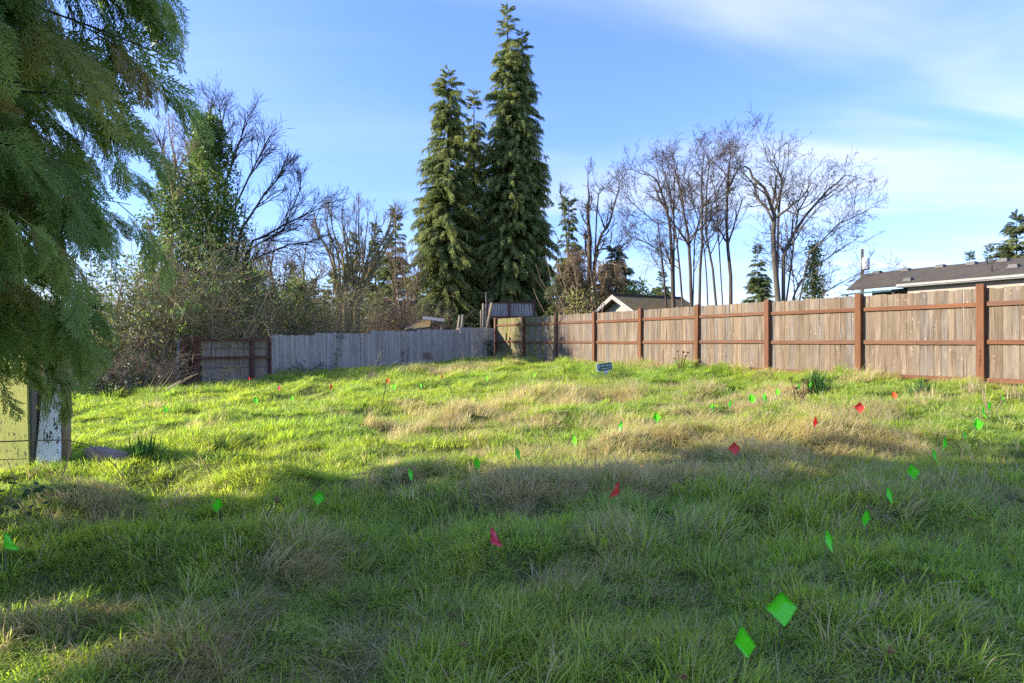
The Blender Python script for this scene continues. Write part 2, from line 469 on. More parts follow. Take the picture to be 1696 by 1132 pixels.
def shingle(name, a, b, moss, amt):
    t = NT(name)
    w = t.new('ShaderNodeTexBrick'); t.l.new(t.coord('Object', (1, 1, 1)), w.inputs['Vector'])
    w.inputs['Scale'].default_value = 3.2; w.inputs['Mortar Size'].default_value = .012; w.inputs['Brick Width'].default_value = .7; w.inputs['Row Height'].default_value = .35
    t.put(w.inputs['Color1'], a); t.put(w.inputs['Color2'], b); t.put(w.inputs['Mortar'], tuple(x * .35 for x in a))
    n = t.noise(t.coord('Object', (1.7, 1.7, 1.7)), 1, 6, .65)
    fine = t.noise(t.coord('Object', (18, 18, 18)), 1, 3)
    col = t.mix(t.range(n, .42, .68, 0, amt), w.outputs['Color'], moss)
    col = t.mix(t.range(fine, .3, .7, 0, .45), col, tuple(x * .6 for x in a))
    t.bsdf(col, .95, .15, t.math('ADD', w.outputs['Fac'], fine), .6, .02); return t.m
M['shingle'] = shingle('asphalt_shingle', (.085, .074, .062), (.062, .054, .047), (.11, .092, .055), .6)
M['shingle_moss'] = shingle('mossy_shingle', (.17, .135, .08), (.12, .098, .065), (.20, .145, .035), .95)

# ------------------------------------------------------------------ geometry-node scatter of mesh variants on points
_groups = {}
def _scatter_group(sources):
    key = tuple(o.name for o in sources)
    if key in _groups: return _groups[key]
    ng = bpy.data.node_groups.new('scatter', 'GeometryNodeTree')
    ng.interface.new_socket('Geometry', in_out='INPUT', socket_type='NodeSocketGeometry')
    ng.interface.new_socket('Geometry', in_out='OUTPUT', socket_type='NodeSocketGeometry')
    n, l = ng.nodes, ng.links
    gi, go = n.new('NodeGroupInput'), n.new('NodeGroupOutput')
    gti = n.new('GeometryNodeGeometryToInstance')
    for o in reversed(sources):
        oi = n.new('GeometryNodeObjectInfo'); oi.transform_space = 'ORIGINAL'
        oi.inputs['Object'].default_value = o
        oi.inputs['As Instance'].default_value = False
        l.new(oi.outputs['Geometry'], gti.inputs[0])
    iop = n.new('GeometryNodeInstanceOnPoints')
    def na(name, typ):
        k = n.new('GeometryNodeInputNamedAttribute'); k.data_type = typ; k.inputs['Name'].default_value = name
        return next(s for s in k.outputs if s.enabled and s.name == 'Attribute')
    l.new(gi.outputs[0], iop.inputs['Points']); l.new(gti.outputs[0], iop.inputs['Instance'])
    iop.inputs['Pick Instance'].default_value = True
    l.new(na('idx', 'INT'), iop.inputs['Instance Index'])
    e2r = n.new('FunctionNodeEulerToRotation')
    l.new(na('rot', 'FLOAT_VECTOR'), e2r.inputs[0]); l.new(e2r.outputs[0], iop.inputs['Rotation'])
    l.new(na('scl', 'FLOAT_VECTOR'), iop.inputs['Scale'])
    l.new(iop.outputs[0], go.inputs[0])
    _groups[key] = ng
    return ng

def instancer(name, pts, eul, scl, idx, sources, parent=None):
    pts = np.asarray(pts, float)
    loc = np.array(root_loc(parent)) if parent is not None else np.zeros(3)
    me = bpy.data.meshes.new(name)
    me.vertices.add(len(pts)); me.vertices.foreach_set('co', (pts - loc).astype(np.float32).ravel())
    a = me.attributes.new('rot', 'FLOAT_VECTOR', 'POINT'); a.data.foreach_set('vector', np.asarray(eul, np.float32).ravel())
    scl = np.asarray(scl, np.float32)
    if scl.ndim == 1: scl = np.repeat(scl[:, None], 3, 1)
    a = me.attributes.new('scl', 'FLOAT_VECTOR', 'POINT'); a.data.foreach_set('vector', scl.ravel())
    a = me.attributes.new('idx', 'INT', 'POINT'); a.data.foreach_set('value', np.asarray(idx, np.int32))
    me.materials.append(sources[0].data.materials[0])
    o = bpy.data.objects.new(name, me); C.objects.link(o)
    if parent is not None: o.parent = parent
    o['kind'] = 'stuff'
    md = o.modifiers.new('scatter', 'NODES'); md.node_group = _scatter_group(sources)
    return o

def src(name, me): return bpy.data.objects.new(name, me)           # mesh variant, never linked to the scene

def euler_from(X, Z):
    """rotation whose local x axis is X and whose local z axis leans to Z"""
    X = norm(X); Y = norm(np.cross(Z, X)); Zz = np.cross(X, Y)
    return np.stack([np.arctan2(Y[:, 2], Zz[:, 2]), -np.arcsin(np.clip(X[:, 2], -1, 1)), np.arctan2(X[:, 1], X[:, 0])], 1)

# ------------------------------------------------------------------ ground sheet
def axis(a, b, step, far, k=1.22):
    c = list(np.arange(a, b + 1e-6, step)); s = step; x = b
    hi = []
    while x < far: s *= k; x += s; hi.append(x)
    s = step; x = a; lo = []
    while x > -far: s *= k; x -= s; lo.append(x)
    return np.array(lo[::-1] + c + hi)
gx, gy = axis(-13, 12, .13, 2500), axis(0.6, 31, .13, 2500)
XX, YY = np.meshgrid(gx, gy)
ZZ = ground(XX, YY)
farm = np.clip((np.hypot(XX, YY - 14) - 40) / 60, 0, 1); ZZ = ZZ * (1 - farm) + 0.3 * farm
nx, ny = len(gx), len(gy)
i = (np.arange(ny - 1)[:, None] * nx + np.arange(nx - 1)[None, :]).ravel()
gr = part('ground', np.stack([XX, YY, ZZ], -1).reshape(-1, 3), np.stack([i, i + 1, i + nx + 1, i + nx], 1), None, M['soil'], None, None, True)
tag(gr, kind='structure')

# ------------------------------------------------------------------ long cedar fence on the rise
SP = 2.44
def fpt(s, off=0.0):                                  # s runs from the scribbled post towards the far corner; off > 0 is behind
    q = FP0 - FD * s + FN * off
    return float(q[0]), float(q[1])
FANG = math.atan2(FD[1], FD[0])
BASE = 0.70
fx, fy = fpt(9.76)
fence = thing('board_fence', 'long tall cedar board fence with reddish brown posts and three rails', 'fence', (fx, fy, BASE))
def board_mesh(name, w, h, th, m, seed, bev=.004):
    r = np.random.default_rng(seed); n = 5
    zs = np.linspace(0, h, n); b = MB(); rings = []
    bow = r.normal(0, .003, n); tw = r.normal(0, .003, n)
    for k in range(n):
        y0, y1 = -th / 2 + bow[k], th / 2 + bow[k]; e = w / 2 + r.normal(0, .0012)
        rings.append([(-e, y0 + tw[k], zs[k]), (e, y0 - tw[k], zs[k]), (e, y1 - tw[k], zs[k]), (-e, y1 + tw[k], zs[k])])
    top = r.normal(0, .006)
    rings[-1][0] = (*rings[-1][0][:2], h + top); rings[-1][3] = (*rings[-1][3][:2], h + top)
    V = np.array(rings).reshape(-1, 3); Q = []
    for k in range(n - 1):
        for j in range(4): Q.append((k * 4 + j, k * 4 + (j + 1) % 4, k * 4 + 4 + (j + 1) % 4, k * 4 + 4 + j))
    Q += [(3, 2, 1, 0), (n * 4 - 4, n * 4 - 3, n * 4 - 2, n * 4 - 1)]
    return mk_mesh(name, V, Q, None, m)
bw = (SP - .13) / 17 - .001
cedar_boards = [board_mesh('board', bw - .003, 1.80, .018, M['plank'], k) for k in range(8)]
green_boards = [board_mesh('board', bw - .003, 1.80, .018, M['plank_moss'], k + 20) for k in range(6)]
def solid(name, w, d, h, m, bev=.006):
    """a post or rail with chamfered long edges, standing along z"""
    e = bev; o = [(-w / 2 + e, -d / 2), (w / 2 - e, -d / 2), (w / 2, -d / 2 + e), (w / 2, d / 2 - e), (w / 2 - e, d / 2), (-w / 2 + e, d / 2), (-w / 2, d / 2 - e), (-w / 2, -d / 2 + e)]
    V = [(x, y, 0) for x, y in o] + [(x, y, h - e * .7) for x, y in o] + [(x * .93, y * .93, h) for x, y in o]
    Q = [(k, (k + 1) % 8, 8 + (k + 1) % 8, 8 + k) for k in range(8)] + [(8 + k, 8 + (k + 1) % 8, 16 + (k + 1) % 8, 16 + k) for k in range(8)]
    Q += [(16, 17, 18, 19), (16, 19, 20, 23), (20, 21, 22, 23), (3, 2, 1, 0), (7, 4, 3, 0), (7, 6, 5, 4)]
    return mk_mesh(name, V, Q, None, m)
post_me = solid('post', .14, .13, 2.02, M['stain'])
rail_me = solid('rail', .085, .038, SP - .142, M['stain'], .003)
rr = np.random.default_rng(4)
scribbled = None
for k in range(-3, 9):
    s = k * SP
    x, y = fpt(s, -.035)
    p = place('post', post_me, fence, (x, y, BASE - .15 + (.03 if k == 0 else 0)), (rr.normal(0, .004), rr.normal(0, .004), FANG))
    if k == 0: scribbled = p
    if k == 8: continue
    # panel between post k (right) and post k+1 (towards the corner)
    lift = rr.normal(0, .008)
    for j in range(17):
        ss = s + .065 + .001 + (j + .5) * (bw + .001)
        x, y = fpt(ss, .012 + rr.normal(0, .0015))
        mossy = ss > 14.0 and rr.random() < min(1.0, (ss - 14.0) / 3.2)
        me = (green_boards if mossy else cedar_boards)[rr.integers(6 if mossy else 8)]
        place('board', me, fence, (x, y, BASE + .02 + lift + rr.normal(0, .006)), (0, rr.normal(0, .0025), FANG))
    for zc, off in ((.07, 0), (.79, 0), (1.52, 0)):
        x, y = fpt(s + .071, -.0205)
        # the rail mesh stands along z: lay it along the fence, wide face outwards
        o = place('rail', rail_me, fence, (x, y, BASE + zc + lift * 2), (0, 0, 0))
        a = Matrix.Rotation(FANG, 4, 'Z') @ Matrix.Rotation(-math.pi / 2 + rr.normal(0, .0025), 4, 'Y')
        o.rotation_euler = a.to_euler()
# the scribble painted down the nearest post
x, y = fpt(0, -.035 - .0665)
sb = MB(); d3 = np.array((FD[0], FD[1], 0)); base = np.array((x, y, BASE + .30))
for (u0, v0), pts in [((0, 0), [(.01, .0), (-.02, .03), (.015, .06), (-.015, .085)]), ((0, .11), [(-.02, 0), (.02, .01), (.018, .05), (-.015, .055), (-.015, .015)]),
                      ((0, .19), [(-.02, .0), (.015, .03), (-.02, .05), (.02, .06)]), ((0, .28), [(.0, 0), (.0, .07), (.015, .055)])]:
    sb.tube([base + d3 * (u0 + a) + np.array((0, 0, v0 + b)) for a, b in pts], .0045, .004, 5)
sc = sb.build('scribble', M['dark_paint'], scribbled)
sc.matrix_parent_inverse = Matrix.Identity(4)
sc.data.transform(Matrix.Translation(root_loc(scribbled)))
sc.data.transform((Matrix.Translation(root_loc(scribbled)) @ scribbled.rotation_euler.to_matrix().to_4x4()).inverted())

# ------------------------------------------------------------------ low grey fence with stepped panels
GA, GB = np.array(fpt(19.5, -.12)), np.array((-8.29, 22.5))
GD = (GA - GB) / np.linalg.norm(GA - GB); GL = float(np.linalg.norm(GA - GB)); GN = np.array((-GD[1], GD[0]))   # GN: behind
def gs(px):                                           # distance along the grey fence line (from GB) at a picture column
    k = (px - CX) / F
    return float((k * GB[1] - GB[0]) / (GD[0] - k * GD[1]))
def gpt(s, off=0.0): q = GB + GD * s + GN * off; return float(q[0]), float(q[1])
GANG = math.atan2(GD[1], GD[0])
q = gpt(GL / 2)
grey = thing('picket_fence', 'low weathered grey board fence with stepped tops and a square hole', 'fence', (*q, gz(*q)))
gw = .138
grey_boards = [board_mesh('board', gw - .004, 1.0, .018, M['grey_plank'], k + 40) for k in range(8)]
steps = [(449.5, 523, 555.5), (523, 613, 552.5), (613, 691, 548.5), (691, 762, 546.2), (762, 820, 543.2)]
hs0, hs1 = gs(702.5), gs(716)
grail = solid('rail', .085, .038, 1.0, M['grey_post'], .003)
gpost = solid('post', .095, .095, 1.0, M['grey_post'])
def lay(o, ang): o.rotation_euler = (Matrix.Rotation(ang, 4, 'Z') @ Matrix.Rotation(math.pi / 2, 4, 'Y')).to_euler()
for a, b, ty in steps:
    s0, s1 = gs(a), min(gs(b), GL - .01); mid = gpt((s0 + s1) / 2)
    top = EYE - (ty - CY) / F * mid[1]
    n = max(3, round((s1 - s0) / gw)); w = (s1 - s0) / n
    for j in range(n):
        s = s0 + (j + .5) * w; x, y = gpt(s, rr.normal(0, .004)); z0 = gz(x, y) - .04
        tt = top + rr.normal(0, .010)
        spans = [(z0, tt)]
        if hs0 < s < hs1:
            hc = EYE - (589 - CY) / F * y
            spans = [(z0, hc - .11), (hc + .12, tt)]
        for zb, zt in spans:
            place('board', grey_boards[rr.integers(8)], grey, (x, y, zb), (0, rr.normal(0, .006), GANG), (w / gw, 1, zt - zb))
    for fr in (.12, .55, .88):
        x, y = gpt(s0 + .01, .032); zb = gz(*mid)
        lay(place('rail', grail, grey, (x, y, zb + (top - zb) * fr), (0, 0, 0), (1, 1, s1 - s0 - .02)), GANG)
    x, y = gpt(s0 + .05, .105)
    place('post', gpost, grey, (x, y, gz(x, y) - .3), (0, 0, GANG), (1, 1, top - gz(x, y) + .28))
x, y = gpt(gs(523), -.016)
place('batten', grey_boards[2], grey, (x, y, gz(x, y)), (0, 0, GANG), (.62, 1, EYE - (552 - CY) / F * y - gz(x, y)))
# frame lip of the hole
x, y = gpt((hs0 + hs1) / 2, -.014); hc = EYE - (589 - CY) / F * y
lay(place('hole_frame', solid('hole_frame', .03, .012, 1.0, M['grey_post'], .002), grey, (*gpt(hs0 - .07, -.018), hc - .125), (0, 0, 0), (1, 1, hs1 - hs0 + .16)), GANG)

# ------------------------------------------------------------------ old brown fence bay beside it
brown = thing('fence_bay', 'short dark brown fence with two rails and an open end bay', 'fence', (*gpt(gs(380)), gz(*gpt(gs(380)))))
zt = EYE - (561.5 - CY) / F * 21.2
brown_boards = [board_mesh('board', .142, 1.0, .018, M['brown_plank'], k + 60) for k in range(6)]
bpost = solid('post', .10, .10, 1.0, M['stain_old']); brail = solid('rail', .085, .04, 1.0, M['stain_old'], .003)
s_r, s_l = gs(449) - .02, gs(304)
for px, wd in ((304, 1.0), (325, 2.0), (418, 1.3), (447, .7)):
    x, y = gpt(gs(px), -.02)
    place('post', bpost, brown, (x, y, gz(x, y) - .25), (0, 0, GANG), (wd, 1, zt - gz(x, y) + .30))
sb0 = gs(335); n = round((s_r - sb0) / .146); w = (s_r - sb0) / n
for j in range(n):
    x, y = gpt(sb0 + (j + .5) * w, .085 + rr.normal(0, .004)); z0 = gz(x, y) + .02
    place('board', brown_boards[rr.integers(6)], brown, (x, y, z0), (0, rr.normal(0, .008), GANG), (w / .146, 1, zt - .05 - z0 + rr.normal(0, .012)))
for zc, a, b, off in ((zt - .045, s_l, s_r, -.095), (zt - .62, s_l, s_r, -.092)):
    x, y = gpt(a, off); lay(place('rail', brail, brown, (x, y, zc), (0, 0, 0), (1, 1, b - a)), GANG)
for zc in (zt - .30, zt - .92):
    x, y = gpt(sb0, .05); lay(place('rail', grail, brown, (x, y, zc), (0, 0, 0), (.55, .6, s_r - sb0)), GANG)

# loose posts standing in the thicket beyond the open bay
for nm, lab, px, y0, y1, Y, m, w in (('wooden_post', 'grey weathered post standing beside the open fence bay', 294, 562, 640, 20.6, 'sheet_metal', .09),
                                     ('wooden_post', 'reddish brown post half hidden in the bramble thicket', 237, 560, 640, 19.0, 'stain_old', .12),
                                     ('wooden_post', 'thin dark post leaning beside the grey weathered post', 288, 575, 640, 20.4, 'dark_box', .06)):
    p = P(px, y0, Y); z = gz(p[0], p[1])
    me = solid('post', w, w, p[2] - z + .2, M[m])
    o = place(nm, me, None, (p[0], p[1], z - .2), (0, .02, .5)); tag(o, lab, 'post')
# dark slatted planter
p = G(309, 643); pl = thing('planter_box', 'small dark slatted planter box in front of the fence bay', 'planter', (p[0], p[1], gz(p[0], p[1])))
for k in range(4):
    b = MB(); z = gz(p[0], p[1]) - .03 + k * .085
    b.box(p[0] - .16, p[0] + .16, p[1] - .14, p[1] + .14, z, z + .07, .004); b.build('slat', M['dark_box'], pl)
b = MB(); b.box(p[0] - .14, p[0] + .14, p[1] - .12, p[1] + .12, gz(p[0], p[1]) - .05, gz(p[0], p[1]) + .28); b.build('liner', M['dark_box'], pl)

# leaning poles behind the grey fence
def pole(lab, px0, py0, px1, py1, Y, w=.10, m='grey_post', name='leaning_pole'):
    a, b = P(px0, py0, Y), P(px1, py1, Y); d = (b - a) / np.linalg.norm(b - a)
    a = a - d * ((a[2] - gz(a[0], a[1]) + .1) / max(d[2], .2))
    mb = MB(); n = 4
    mb.tube([a + (b - a) * t for t in np.linspace(0, 1, n)], w * .62, w * .55, 8)
    mb.add([b + np.array((math.cos(k * math.pi / 4), math.sin(k * math.pi / 4), 0)) * w * .55 for k in range(8)], [(0, 1, 2, 3), (0, 3, 4, 7), (4, 5, 6, 7)])
    root = thing(name, lab, 'pole', tuple(a)); mb.build('shaft', M[m], root)
pole('thicker of two short wooden poles leaning above the grey fence', 759, 545, 762, 523, 28.2, .13)
pole('thinner of two short wooden poles leaning above the grey fence', 765, 545, 767, 521, 28.5, .10)
pole('slanting wooden pole leaning against the raised deck', 807, 541, 815, 502, 31.2, .13)
pole('upright wooden pole at the corner of the raised deck', 800, 541, 801, 503, 31.6, .13)
pole('short wooden pole in front of the upright deck pole', 797, 541, 797, 514, 31.2, .09)
pole('thin tall stick rising beside the raised deck railing', 805, 525, 805, 484, 32.2, .05)

# ------------------------------------------------------------------ raised deck behind the corner
DY = 33.0
zf, zr = P(0, 524, DY)[2], P(0, 502.5, DY)[2]
x0, x1 = P(806, 0, DY)[0], P(886, 0, DY)[0]
deck = thing('raised_deck', 'raised wooden deck with slatted railing behind the fence corner', 'deck', ((x0 + x1) / 2, DY, BASE))
b = MB(); b.box(x0 - .1, x1 + .1, DY - .1, DY + 2.4, zf - .14, zf); b.build('floor', M['stain_old'], deck)
nsl = 18; w = (x1 - x0) / nsl
sl_me = board_mesh('slat', w - .02, zr - zf, .02, M['grey_plank'], 90)
for k in range(nsl): place('slat', sl_me, deck, (x0 + (k + .5) * w, DY + rr.normal(0, .004), zf + .002), (0, rr.normal(0, .01), 0))
for k in range(8): place('slat', sl_me, deck, (x1, DY + .15 + k * .28, zf + .002), (0, 0, math.pi / 2))
for x in (x0 + .02, (x0 + x1) / 2 - .1, x1 - .02):
    place('post', solid('post', .1, .1, zr - BASE + .3, M['stain_old']), deck, (x, DY - .08, BASE - .1))
for x in (x0 + .1, x1 - .1):
    place('post', solid('post', .1, .1, zf - BASE + .05, M['stain_old']), deck, (x, DY + 2.2, BASE - .1))
b = MB(); b.box(x0 - .02, x1 + .02, DY - .06, DY + .06, zr + .002, zr + .04); b.build('hand_rail', M['stain_old'], deck)

# ------------------------------------------------------------------ sagging shed behind the grey fence
SY = 29.5
a, b_ = P(668, 548, SY), P(735, 529, SY); pk = P(700, 523, SY + .8)
shed = thing('sagging_shed', 'small sagging mossy shed roof with a grey metal sheet', 'shed', ((a[0] + b_[0]) / 2, SY, gz(-4, SY)))
b = MB(); b.box(a[0] + .25, b_[0] - .5, SY + .2, SY + 1.5, .2, 2.0); b.build('wall', M['brown_plank'], shed)
def slab(quad, th):
    q = np.array(quad); n = np.cross(q[1] - q[0], q[3] - q[0]); n = n / np.linalg.norm(n)
    if n[2] < 0: n = -n
    m_ = MB(); m_.hexa(q - n * th, q); return m_
slab([a, P(712, 541, SY), pk + (.35, .6, .02), P(672, 541, SY + 1.6)], .08).build('roof', M['shingle_moss'], shed)
slab([P(700, 529, SY - .1), P(736, 533, SY - .1), P(736, 528, SY + .9), P(700, 524, SY + .9)], .02).build('roof_sheet', M['sheet_metal'], shed)
b = MB(); b.box(P(728, 0, SY)[0], P(728, 0, SY)[0] + .1, SY + .2, SY + .3, .4, 2.45); b.build('post', M['brown_plank'], shed)

# ------------------------------------------------------------------ garage with a gable
def frame(o, e, n):                                   # local (along e, along n, z) -> world
    e = np.array((*e, 0)); n = np.array((*n, 0))
    return lambda a, c, z: np.array((o[0], o[1], 0)) + e * a + n * c + np.array((0, 0, z))
gpk = P(1014, 489, 30.0)
fr = frame(gpk, FD, FN)
zr, hw, ze, ln = gpk[2], 2.7, gpk[2] - 1.42, 4.4
gar = thing('gable_garage', 'pale garage with a white gable and mossy brown shingle roof', 'garage', tuple(fr(0, 2.5, BASE)))
b = MB(); b.hexa([fr(-hw + .3, .45, .5), fr(hw - .3, .45, .5), fr(hw - .3, ln, .5), fr(-hw + .3, ln, .5)], [fr(-hw + .3, .45, ze + .08), fr(hw - .3, .45, ze + .08), fr(hw - .3, ln, ze + .08), fr(-hw + .3, ln, ze + .08)])
b.build('wall', M['cream_wall'], gar)
b = MB(); b.add([fr(-hw + .3, .45, ze + .08), fr(hw - .3, .45, ze + .08), fr(0, .45, zr - .12), fr(-hw + .3, .6, ze + .08), fr(hw - .3, .6, ze + .08), fr(0, .6, zr - .12)], [(0, 3, 5, 2), (1, 2, 5, 4)], [(0, 2, 1), (3, 4, 5)])
b.build('gable_wall', M['cream_wall'], gar)
for s in (-1, 1):
    slab([fr(0, 0, zr), fr(s * hw, 0, ze), fr(s * hw, ln, ze), fr(0, ln, zr)] if s > 0 else [fr(0, ln, zr), fr(s * hw, ln, ze), fr(s * hw, 0, ze), fr(0, 0, zr)], .07).build('roof_slope', M['shingle_moss'], gar)
    slab([fr(0, .01, zr - .075), fr(s * hw, .01, ze - .075), fr(s * hw, .44, ze - .075), fr(0, .44, zr - .075)], .012).build('soffit', M['soffit'], gar)
    b = MB(); q = [fr(0, -.03, zr + .02), fr(s * hw * 1.02, -.03, ze + .005), fr(s * hw * 1.02, -.03, ze - .20), fr(0, -.03, zr - .185)]
    b.hexa([p + np.array((*FN, 0)) * .028 for p in q], q); b.build('fascia', M['white_trim'], gar)
b = MB(); b.tube([fr(0, -.02, zr + .01), fr(0, ln, zr + .01)], .06, .06, 6); b.build('ridge_cap', M['shingle'], gar)
b = MB(); b.hexa([fr(hw + .002, 0, ze - .1), fr(hw + .1, 0, ze - .1), fr(hw + .1, ln, ze - .1), fr(hw + .002, ln, ze - .1)], [fr(hw + .002, 0, ze), fr(hw + .1, 0, ze), fr(hw + .1, ln, ze), fr(hw + .002, ln, ze)]); b.build('gutter', M['white_trim'], gar)

# ------------------------------------------------------------------ long low house on the far side of the fence
hd = np.array((.42, -.908)); hd /= np.linalg.norm(hd); hn = np.array((-hd[1], hd[0]))
if hn[0] < 0: hn = -hn
fr = frame((13.2, 24.0), hd, hn)
ze, zr, hw, L = EYE + 90 * 24 / F, 4.27, 2.2, 16.0
house = thing('long_house', 'long low house with brown shingle roof and white eave line', 'house', tuple(fr(6, hw, BASE)))
b = MB(); b.hexa([fr(1.2, .30, .4), fr(L, .30, .4), fr(L, 2 * hw - .3, .4), fr(1.2, 2 * hw - .3, .4)], [fr(1.2, .30, ze - .02), fr(L, .30, ze - .02), fr(L, 2 * hw - .3, ze - .02), fr(1.2, 2 * hw - .3, ze - .02)]); b.build('wall', M['siding'], house)
b = MB(); b.hexa([fr(-.9, 1.3, .4), fr(1.19, 1.3, .4), fr(1.19, 2 * hw - .3, .4), fr(-.9, 2 * hw - .3, .4)], [fr(-.9, 1.3, ze - .03), fr(1.19, 1.3, ze - .03), fr(1.19, 2 * hw - .3, ze - .03), fr(-.9, 2 * hw - .3, ze - .03)]); b.build('porch_wall', M['grey_wall'], house)
roof = slab([fr(-1.0, 0, ze), fr(L, 0, ze), fr(L, hw, zr), fr(-1.9, hw, zr)], .06).build('roof_slope', M['shingle'], house)
slab([fr(-1.9, hw, zr), fr(L, hw, zr), fr(L, 2 * hw, ze), fr(-1.0, 2 * hw, ze)], .06).build('roof_slope', M['shingle'], house)
b = MB(); b.hexa([fr(1.0, -.012, ze - .055), fr(1.0, -.035, ze - .055), fr(L, -.035, ze - .055), fr(L, -.012, ze - .055)], [fr(1.0, -.012, ze + .02), fr(1.0, -.035, ze + .02), fr(L, -.035, ze + .02), fr(L, -.012, ze + .02)]); b.build('fascia', M['white_trim'], house)
b = MB(); b.hexa([fr(.9, 0, ze - .09), fr(L, 0, ze - .09), fr(L, .29, ze - .09), fr(.9, .29, ze - .09)], [fr(.9, 0, ze - .065), fr(L, 0, ze - .065), fr(L, .29, ze - .065), fr(.9, .29, ze - .065)]); b.build('soffit', M['grey_wall'], house)
b = MB(); b.hexa([fr(-1.0, -.25, ze - .26), fr(.98, -.25, ze - .22), fr(.98, 1.0, ze - .1), fr(-1.0, 1.0, ze - .1)], [fr(-1.0, -.25, ze - .20), fr(.98, -.25, ze - .16), fr(.98, 1.0, ze - .07), fr(-1.0, 1.0, ze - .07)]); b.build('awning', M['teal'], house)
for a0 in (-.7, .25):
    b = MB(); b.hexa([fr(a0, 1.27, ze - .9), fr(a0 + .8, 1.27, ze - .9), fr(a0 + .8, 1.3, ze - .9), fr(a0, 1.3, ze - .9)], [fr(a0, 1.27, ze - .3), fr(a0 + .8, 1.27, ze - .3), fr(a0 + .8, 1.3, ze - .3), fr(a0, 1.3, ze - .3)]); b.build('window', M['dark_glass'], house)
for a0 in (-.9, .95):
    b = MB(); b.tube([fr(a0, -.1, .5), fr(a0, -.1, ze - .22)], .05, .05, 6); b.build('porch_post', M['soffit'], house)
def on_roof(a0, c): return fr(a0, c, ze + (zr - ze) * c / hw)
for a0, c in ((-1.2, 2.05), (.0, 2.0), (1.3, 2.0), (2.4, 1.95), (3.4, 1.95), (4.3, 1.9), (5.1, 1.85), (6.0, 1.9), (6.5, 1.8), (1.1, .5), (4.2, 1.0), (5.0, 1.4)):
    p = on_roof(a0, c); b = MB(); h = .09
    b.hexa([p + np.array((*(hd * u + hn * v), -.03)) for u, v in ((-.16, -.12), (.16, -.12), (.16, .12), (-.16, .12))], [p + np.array((*(hd * u + hn * v), h)) for u, v in ((-.12, -.09), (.12, -.09), (.12, .09), (-.12, .09))]); b.build('roof_vent', M['vent_metal'], house)
for a0, c in ((3.0, 1.7), (3.7, .7), (4.9, .75), (5.2, 1.75), (6.0, 1.0)):
    p = on_roof(a0, c); b = MB(); b.tube([p - (0, 0, .05), p + (0, 0, .22)], .035, .035, 7); b.build('vent_pipe', M['vent_metal'], house)

# utility pole with a transformer
p = P(1428, 413, 52); up = thing('utility_pole', 'thin wooden utility pole with white transformer beyond the long house', 'utility pole', (p[0], p[1], .3))
b = MB(); b.tube([(p[0], p[1], .2), (p[0], p[1], p[2])], .17, .11, 8); b.build('shaft', M['bark'], up)
b = MB(); q = P(1433, 437, 52); zz_ = [q[2] - .5, q[2] - .46, q[2] + .40, q[2] + .5]
V = [(q[0] + r_ * math.cos(a_), q[1] + r_ * math.sin(a_), z_) for z_, r_ in zip(zz_, (.26, .33, .33, .2)) for a_ in np.arange(12) * math.pi / 6]
b.add(V, [(k * 12 + j, k * 12 + (j + 1) % 12, k * 12 + 12 + (j + 1) % 12, k * 12 + 12 + j) for k in range(3) for j in range(12)], [(36, 36 + j, 37 + j) for j in range(1, 11)]); b.build('transformer', M['box_white'], up)
b = MB(); b.box(p[0], q[0], p[1] - .05, p[1] + .05, q[2] - .1, q[2] + .02); b.build('bracket', M['vent_metal'], up)

# ------------------------------------------------------------------ foliage pieces (variants scattered by the crowns)
def frond_near(seed):
    """flat fern-like spray, axis along +x, length 1"""
    r = np.random.default_rng(seed); V = []; T = []; Q = []
    def strip(p0, p1, w0, w1, bend=0.0):
        n = len(V); d = p1 - p0; s = np.array((-d[1], d[0], 0)); s = s / max(np.linalg.norm(s), 1e-6)
        V.extend([p0 - s * w0, p0 + s * w0, p1 + s * w1, p1 - s * w1]); Q.append((n, n + 1, n + 2, n + 3))
    def finger(p, d, L, w):
        n = len(V); s = np.array((-d[1], d[0], 0)); s /= max(np.linalg.norm(s), 1e-6)
        m = p + d * L * .45 + np.array((0, 0, r.normal(0, .008)))
        V.extend([p, m - s * w, p + d * L, m + s * w]); Q.append((n, n + 1, n + 2, n + 3))
    N = 11
    ax = [np.array((t, .03 * math.sin(3 * t + seed), -.14 * t * t)) for t in np.linspace(0, 1, N + 1)]
    for a, b in zip(ax[:-1], ax[1:]): strip(a, b, .010, .008)
    for k in range(1, N + 1):
        t = k / N
        for sgn in (-1, 1):
            L = (.42 * (1 - t) ** .7 + .10) * r.uniform(.7, 1.25) * (min(1, t * 3.5))
            an = math.radians(r.uniform(26, 42)) * sgn
            d = np.array((math.cos(an), math.sin(an), r.normal(-.14, .10))); p = ax[k]
            strip(p, p + d * L * .8, .008, .006); finger(p + d * L * .7, d, L * .36, .014)
            nf = max(2, int(L / .075))
            for j in range(1, nf + 1):
                for s2 in (-1, 1):
                    a2 = an + s2 * math.radians(r.uniform(18, 34))
                    d2 = np.array((math.cos(a2), math.sin(a2), d[2] + r.normal(-.06, .1)))
                    finger(p + d * L * (j / (nf + .6)), d2, .12 * r.uniform(.7, 1.3), .0125)
    finger(ax[-1], np.array((1, 0, -.2)), .09, .012)
    return np.array(V), np.array(Q)
